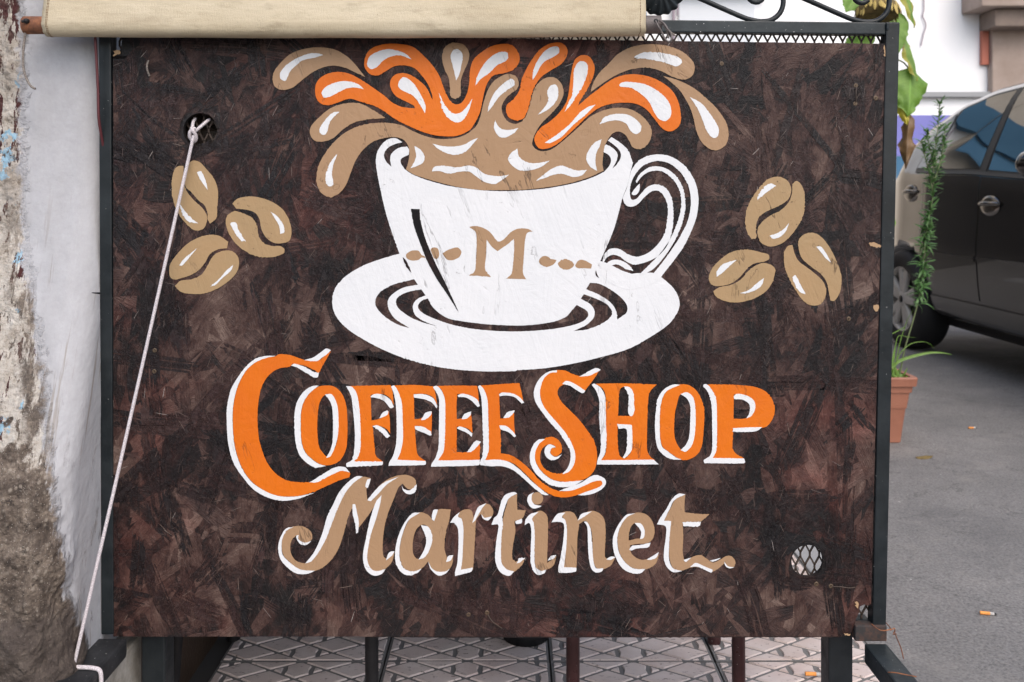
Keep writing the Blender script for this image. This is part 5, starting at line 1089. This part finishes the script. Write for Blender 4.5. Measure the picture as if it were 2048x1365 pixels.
# tall weed with narrow leaves, and grass at its foot
wd = empty('tall_weed', (1.50, YP + 0.06, zr - 0.02)); tag(wd, 'tall narrow leaved green weed growing from the terracotta pot', 'plant')
lv, lf = MB(), MB()
stems = [[(1800, 748), (1809, 700), (1825, 645), (1838, 596), (1846, 540), (1852, 470), (1866, 390), (1868, 320), (1876, 255), (1879, 205)], [(1866, 385), (1856, 335), (1848, 305), (1842, 280)], [(1867, 365), (1881, 325), (1886, 295), (1892, 250)], [(1869, 330), (1858, 290), (1853, 262)]]
for si, S in enumerate(stems):
    q = crom([V(*p) for p in S], False, 0.007); t = MB(); t.tube(q, [0.0032 - 0.0018 * i / len(q) for i in range(len(q))], 7); t.build('stem', M['weedstem'], wd)
    m__ = len(q)
    for i in range(m__):
        u = i / m__
        if si == 0 and u < 0.25: continue
        thick = 0.5 + 0.9 * max(0.0, noise.noise(Vector((u * 9, 2.5, si)))) + (0.5 if 0.3 < u < 0.62 else 0)
        for _ in range(int(random.uniform(2, 8) * thick) if si == 0 else random.randint(1, 4)):
            a = random.uniform(0, 2 * math.pi); lo = random.uniform(.018, .068) * (1 - 0.3 * u) * (0.8 if si else 1)
            hang = random.random() < 0.45 and u < 0.6
            up = (-random.uniform(.2, 1.3) if hang else 0.85 * u + random.uniform(-.3, .8)) if si == 0 else random.uniform(.2, 1.3)
            dv = Vector((math.cos(a), math.sin(a) * 0.9, up)).normalized()
            b = q[i]; e = b + dv * lo
            v, f = leaf_mesh(b, e, random.uniform(.005, .0115), Vector((random.uniform(-.4, .4), -.5, 1)), 0.3, random.uniform(0.0, 1.3), 0, 5, 1, False, 0.03)
            lv.add(v, f, True)
tag(lv.build('narrow_leaves', M['weed'], wd), None, None, None, 'stuff')
gr = empty('grass_tuft', (1.47, YP + 0.05, zr - 0.02)); tag(gr, 'bright green grass and seedlings in the corner of the pot', 'grass')
for pts, w in (([(1784, 735), (1800, 722), (1830, 712), (1860, 706), (1885, 706), (1904, 710)], 0.012), ([(1788, 740), (1800, 708), (1822, 688), (1848, 684), (1862, 690), (1868, 698)], 0.004), ([(1786, 760), (1790, 700), (1797, 672), (1812, 674), (1832, 676)], 0.005), ([(1786, 764), (1799, 690), (1815, 640), (1828, 618)], 0.004), ([(1784, 668), (1800, 660), (1810, 654)], 0.004)):
    q = crom([V(x, y, YP + 0.04) for x, y in pts], False, 0.01); v, f = [], []
    for i, p in enumerate(q):
        ww = w / 2 * (1 - (i / len(q)) ** 3); tg = (q[min(i + 1, len(q) - 1)] - q[max(i - 1, 0)]).normalized(); sd = tg.cross(Vector((0, -1, 0.3))).normalized(); v += [p - sd * ww, p + Vector((0, .002, -.001)), p + sd * ww]
    for i in range(len(q) - 1): f += [(3 * i, 3 * i + 1, 3 * i + 4, 3 * i + 3), (3 * i + 1, 3 * i + 2, 3 * i + 5, 3 * i + 4)]
    t = MB(); t.add(v, f, True); t.build('blade', M['blade'], gr)
t = MB()
for _ in range(260):
    x, y = random.uniform(1.36, 1.545), random.uniform(YP + 0.03, YP + 0.2); b = Vector((x, y, zr - 0.025)); hh = random.uniform(.02, .12) * (1.2 if x < 1.49 else .5)
    e = b + Vector((random.uniform(-.03, .03), random.uniform(-.03, .02), hh)); v, f = leaf_mesh(b, e, random.uniform(.005, .014), (random.uniform(-.5, .5), -1, .3), .2, .3, 0, 5, 1, False, .05); t.add(v, f, True)
tag(t.build('seedlings', M['blade'], gr), None, None, None, 'stuff')
# ------------------------------------------------------------ dark hatchback parked along the street, its rear wheel by the pot
CXL, CWID = 2.54, 1.66           # near side of the body, width; the car points at the camera side (-Y)
car = empty('parked_car', (CXL + CWID / 2, 4.4, -0.015)); tag(car, 'dusty black hatchback parked in the street behind the terracotta pot', 'car')
def lerp(a, b, t): return a + (b - a) * t
def table(tab, y):
    if y <= tab[0][0]: return tab[0][1]
    for (y0, a), (y1, b) in zip(tab, tab[1:]):
        if y <= y1:
            q = (y - y0) / (y1 - y0); q = q * q * (3 - 2 * q) * 0.5 + q * 0.5; return lerp(a, b, q)
    return tab[-1][1]
ROOF = [(2.50, 0.62), (2.62, 0.74), (3.0, 0.90), (3.35, 0.99), (3.9, 1.42), (4.25, 1.585), (4.7, 1.630), (5.05, 1.618), (5.35, 1.570), (5.62, 1.475), (5.86, 1.32), (6.02, 1.15), (6.18, 0.90), (6.30, 0.60)]
BELT = [(2.5, 0.60), (2.62, 0.70), (3.0, 0.84), (3.5, 0.98), (4.3, 1.065), (5.0, 1.11), (5.6, 1.135), (5.86, 1.15), (6.02, 1.10), (6.18, 0.88), (6.30, 0.58)]
INS = [(2.5, 0.26), (2.62, 0.14), (2.9, 0.05), (3.4, 0.01), (4.0, 0.0), (5.3, 0.0), (5.80, 0.025), (6.05, 0.075), (6.20, 0.17), (6.30, 0.30)]
BOT = [(2.5, 0.30), (3.0, 0.24), (4.0, 0.235), (5.5, 0.24), (6.0, 0.27), (6.30, 0.34)]
def section(y):
    """(inset from the near side, height) from the sill up to the middle of the roof"""
    i0, zb, zr_, bt = table(INS, y), table(BELT, y), table(ROOF, y), table(BOT, y)
    zr_ = max(zr_, zb + 0.012); h = zr_ - zb; tum = 0.40 * h
    low = [(0.16, bt), (0.075, bt + 0.005), (0.045, bt + 0.035), (0.028, bt + 0.10)]
    def zz(q): return lerp(bt + 0.10, zb, q)
    mid = [(0.012, zz(0.15)), (0.000, zz(0.36)), (-0.004, zz(0.43)), (-0.002, zz(0.48)), (0.006, zz(0.62)), (0.012, zz(0.78)), (0.014, zz(0.90)), (0.024, zz(0.97)), (0.040, zb + 0.004)]
    up = [(0.040 + tum * 0.22, zb + h * 0.25), (0.040 + tum * 0.48, zb + h * 0.50), (0.040 + tum * 0.76, zb + h * 0.74), (0.045 + tum * 0.98, zb + h * 0.88), (0.085 + tum * 1.05, zb + h * 0.955), (0.17 + tum * 1.05, zb + h * 0.988), (0.34 + tum, zb + h * 0.998), (0.60, zr_), (CWID / 2, zr_)]
    s = [(i0 + a, z) for a, z in low + mid + up]
    return [(min(a, CWID / 2), z) for a, z in s]
ys_ = frange(2.5, 6.30, 75); secs = [section(y) for y in ys_]; ns = len(secs[0]); full = 2 * ns - 1
v = []
for y, s in zip(ys_, secs):
    v += [Vector((CXL + a, y, z)) for a, z in s] + [Vector((CXL + CWID - a, y, z)) for a, z in s[-2::-1]]
f = []
for i in range(len(ys_) - 1):
    for k in range(full): f.append((i * full + k, (i + 1) * full + k, (i + 1) * full + (k + 1) % full, i * full + (k + 1) % full))
f.append(tuple(range(full))); f.append(tuple((len(ys_) - 1) * full + k for k in range(full))[::-1])
t = MB(); t.add(v, f, True); body = t.build('body', M['carpaint'], car)
WHEELS = [(CXL, 5.72), (CXL, 3.18), (CXL + CWID, 5.72), (CXL + CWID, 3.18)]; WR = 0.318; WZ = WR - 0.015
cut = MB()
for x, y in WHEELS:
    c = Vector((x, y, WZ)); s_ = 1 if x < CXL + 0.5 else -1
    cut.lathe([(0.0, -0.10 * s_), (WR + 0.045, -0.10 * s_), (WR + 0.045, 0.26 * s_), (0.0, 0.26 * s_)], c, 'X', 40, False)
co = cut.build('arch_cutter', M['trim'])
bm = bmesh.new(); bm.from_mesh(co.data); bmesh.ops.remove_doubles(bm, verts=bm.verts, dist=1e-5); bmesh.ops.recalc_face_normals(bm, faces=bm.faces); bm.to_mesh(co.data); bm.free()
bm = bmesh.new(); bm.from_mesh(body.data); bmesh.ops.recalc_face_normals(bm, faces=bm.faces); bm.to_mesh(body.data); bm.free()
md = body.modifiers.new('arches', 'BOOLEAN'); md.operation = 'DIFFERENCE'; md.object = co; md.solver = 'EXACT'
bpy.context.view_layer.update()
nm_ = bpy.data.meshes.new_from_object(body.evaluated_get(bpy.context.evaluated_depsgraph_get()))
body.modifiers.clear(); body.data = nm_; bpy.data.objects.remove(co)
for p in nm_.polygons: p.use_smooth = True

def side_x(y, z):
    s = section(y)
    for (a0, z0), (a1, z1) in zip(s[2:], s[3:]):
        if z0 <= z <= z1 and z1 > z0: return CXL + lerp(a0, a1, (z - z0) / (z1 - z0))
    return CXL + s[-3][0]
def px_side(px, py):
    """photo pixel -> (y, z) on the near side of the body"""
    z = 1.0; y = 5.0
    for _ in range(40):
        x = side_x(y, z); y = x * F / (px - CX); z = H + (CY - py) * y / F
    return y, z
def panel_grid(polyfn, nu, nv, off, name, mat_, parent, thick=0.006):
    """polyfn(u, v) -> (y, z); patch following the body side, off metres proud of it"""
    t = MB(); v, f = [], []
    for lay in (off, off - thick):
        for i in range(nu + 1):
            for j in range(nv + 1):
                y, z = polyfn(i / nu, j / nv); v.append(Vector((side_x(y, z) - lay, y, z)))
    W = nv + 1; N = (nu + 1) * W
    for i in range(nu):
        for j in range(nv):
            q = (i * W + j, i * W + j + 1, (i + 1) * W + j + 1, (i + 1) * W + j); f.append(q); f.append(tuple(N + k for k in q[::-1]))
    edge = [(i * W) for i in range(nu + 1)] + [nu * W + j for j in range(1, W)] + [i * W + nv for i in range(nu - 1, -1, -1)] + [j for j in range(nv - 1, 0, -1)]
    t.add(v, f, True)
    ev, ef = [], []
    for a, b in zip(edge, edge[1:] + edge[:1]): k = len(ev); ev += [v[a], v[b], v[N + b], v[N + a]]; ef.append((k, k + 1, k + 2, k + 3))
    t.add(ev, ef); o = t.build(name, mat_, parent)
    bm = bmesh.new(); bm.from_mesh(o.data); bmesh.ops.recalc_face_normals(bm, faces=bm.faces); bm.to_mesh(o.data); bm.free(); return o
def top_gap(y): return table(BELT, y) + (table(ROOF, y) - table(BELT, y)) * 0.87
# doors: front y 3.62..4.77, rear 4.785..5.60 with a curved rear edge over the wheel
def door(y0, y1, rear):
    def fn(u, w):
        y = lerp(y0, y1, u); zb = table(BELT, y) - 0.02; zl = 0.395
        if rear:
            d = y - 5.72; rr_ = WR + 0.075
            if abs(d) < rr_: zl = max(zl, WZ + math.sqrt(rr_ * rr_ - d * d))
        return y, lerp(zl, zb, w)
    return fn
d1 = panel_grid(door(3.62, 4.770, False), 26, 22, 0.005, 'door', M['carpaint'], car); d1['label'] = 'front door'
d2 = panel_grid(door(4.785, 5.52, True), 26, 22, 0.005, 'door', M['carpaint'], car); d2['label'] = 'rear door'
# windows with dark surround
def win(y0, y1, cut0=0.0, cut1=0.0, m0=0.018, top=0.86):
    def fn(u, w):
        y = lerp(y0, y1, u); zb = table(BELT, y) + m0; zt = table(BELT, y) + (table(ROOF, y) - table(BELT, y)) * top
        return y + (cut0 * (1 - u) + cut1 * u) * w, lerp(zb, max(zt, zb + 0.002), w)
    return fn
for (a, b, c0, c1) in ((3.75, 4.735, 0.30, 0.02), (4.83, 5.40, -0.02, -0.10), (5.43, 5.60, -0.10, -0.13)):
    fr_ = panel_grid(win(a - 0.02, b + 0.02, c0, c1, 0.006, 0.885), 16, 10, 0.004, 'window', M['trim'], car, 0.004)
    panel_grid(win(a, b, c0, c1), 16, 10, 0.0065, 'pane', M['glass'], fr_, 0.002)
# pillar strip, belt strip, roof edge strip
panel_grid(lambda u, w: (lerp(4.755, 4.805, u) - 0.0 * w, lerp(table(BELT, 4.78) + 0.004, table(BELT, 4.78) + (table(ROOF, 4.78) - table(BELT, 4.78)) * 0.87, w)), 4, 12, 0.008, 'pillar_strip', M['trim'], car, 0.006)
panel_grid(lambda u, w: (lerp(3.66, 5.60, u), table(BELT, lerp(3.66, 5.60, u)) + lerp(-0.012, 0.006, w)), 40, 2, 0.0095, 'belt_strip', M['trim'], car, 0.006)
panel_grid(lambda u, w: (lerp(3.64, 4.765, u), lerp(0.612, 0.640, w)), 24, 3, 0.014, 'side_moulding', M['carpaint'], car, 0.008)
panel_grid(lambda u, w: (lerp(4.79, 5.33, u), lerp(0.612, 0.640, w)), 16, 3, 0.014, 'side_moulding', M['carpaint'], car, 0.008)
panel_grid(lambda u, w: (lerp(3.55, 5.34, u), lerp(0.285, 0.372, w)), 30, 4, 0.010, 'sill', M['carpaint'], car, 0.012)
for px, py in ((1824, 387), (1983, 412)):
    y, z = px_side(px, py); x = side_x(y, z) - 0.008; d = d1 if px > 1900 else d2
    t = MB(); t.lathe([(0.0, 0.004), (0.035, 0.003), (0.048, -0.002), (0.050, -0.006)], (0, 0, 0), 'X', 24); t.v = [(x - 0.006 + p[0] * 1.0 * -1 + 0.0, y + p[1] * 1.9, z + p[2] * 1.1) for p in t.v]; t.build('handle_cup', M['chrome'], d)
    t = MB(); q = [(x - 0.004, y - 0.088, z + 0.008), (x - 0.018, y - 0.06, z + 0.011), (x - 0.022, y, z + 0.013), (x - 0.018, y + 0.06, z + 0.011), (x - 0.004, y + 0.088, z + 0.008)]
    t.tube(crom([Vector(p) for p in q], False, 0.01), 0.0115, 12); t.build('handle', M['chrome'], d)
# door mirror
t = MB(); t.lathe([(0.0, -0.075), (0.055, -0.06), (0.085, -0.02), (0.088, 0.02), (0.075, 0.05), (0.0, 0.055)], (0, 0, 0), 'Y', 24); t.v = [(CXL - 0.115 + p[0] * 1.15, 4.02 + p[1], 1.115 + p[2] * 0.85) for p in t.v]
mr = t.build('mirror', M['carpaint'], car)
t = MB(); t.beam((CXL - 0.06, 4.02, 1.075), (CXL + 0.05, 4.0, 1.06), 0.06, 0.03); t.build('mirror_arm', M['trim'], mr)
# lights and plate ends, out of the photo but part of the car
for x in (CXL + 0.30, CXL + CWID - 0.30):
    t = MB(); t.lathe([(0.0, -0.03), (0.08, -0.02), (0.11, 0.02), (0.11, 0.05)], (x, 2.60, 0.68), 'Y', 20); t.build('headlight', M['chrome'], car)
    t = MB(); t.lathe([(0.0, 0.03), (0.06, 0.02), (0.085, -0.03)], (x - (0.12 if x < 3.3 else -0.12), 6.10, 0.84), 'Y', 20); t.build('tail_light', M['lamp'], car)
# wheels
def wheel(x, y, s):
    c = Vector((x, y, WZ)); w = empty('wheel', (0, 0, 0)); w.parent = car; w.location = c - car.location
    t = MB(); tp = [(0.205, 0.012), (0.215, -0.006), (0.255, -0.014), (0.290, -0.010), (0.308, 0.006), (WR, 0.030), (WR, 0.160), (0.306, 0.184), (0.255, 0.20), (0.205, 0.18)]
    pr = [(r, h * s) for r, h in tp]; pr.append(pr[0]); t.lathe(pr, c, 'X', 48)
    for g in (0.06, 0.095, 0.13):
        pass
    t.build('tyre', M['rubber'], w)
    t = MB(); t.lathe([(r, h * s) for r, h in ((0.214, 0.004), (0.208, -0.002), (0.198, 0.004), (0.192, 0.03), (0.185, 0.16), (0.0, 0.16))], c, 'X', 48); t.build('rim', M['alloy'], w)
    t = MB(); t.lathe([(r, h * s) for r, h in ((0.0, 0.004), (0.045, 0.004), (0.062, 0.012), (0.064, 0.05))], c, 'X', 32)
    for k in range(5):
        a = R(90 + 72 * k + 8)
        for da in (-0.16, 0.16):
            a0, a1 = a + da * 0.9, a + da * 1.25
            p0 = c + Vector((0.020 * s, 0.045 * math.cos(a0), 0.045 * math.sin(a0))); p1 = c + Vector((0.016 * s, 0.200 * math.cos(a1), 0.200 * math.sin(a1)))
            t.beam(p0, p1, 0.050, 0.030, (1, 0, 0), 0.010)
    t.build('spokes', M['alloy'], w)
    t = MB()
    for k in range(5):
        a = R(54 + 72 * k); t.lathe([(0.0, -0.003 * s), (0.007, -0.002 * s), (0.008, 0.006 * s)], c + Vector((0.007 * s, 0.040 * math.cos(a), 0.040 * math.sin(a))), 'X', 8)
    t.lathe([(0.0, -0.004 * s), (0.022, -0.002 * s), (0.024, 0.006 * s)], c, 'X', 20); t.build('wheel_bolts', M['trim'], w)
    t = MB(); t.lathe([(r, h * s) for r, h in ((0.0, 0.10), (0.14, 0.10), (0.14, 0.13), (0.0, 0.13))], c, 'X', 24); t.build('brake_drum', M['trim'], w)
for x, y in WHEELS: wheel(x, y, 1 if x < CXL + 0.5 else -1)
# under the car
t = MB(); t.box(CXL + 0.16, CXL + CWID - 0.16, 2.8, 6.0, 0.17, 0.33, 0.02); t.build('underbody', M['rubber'], car)
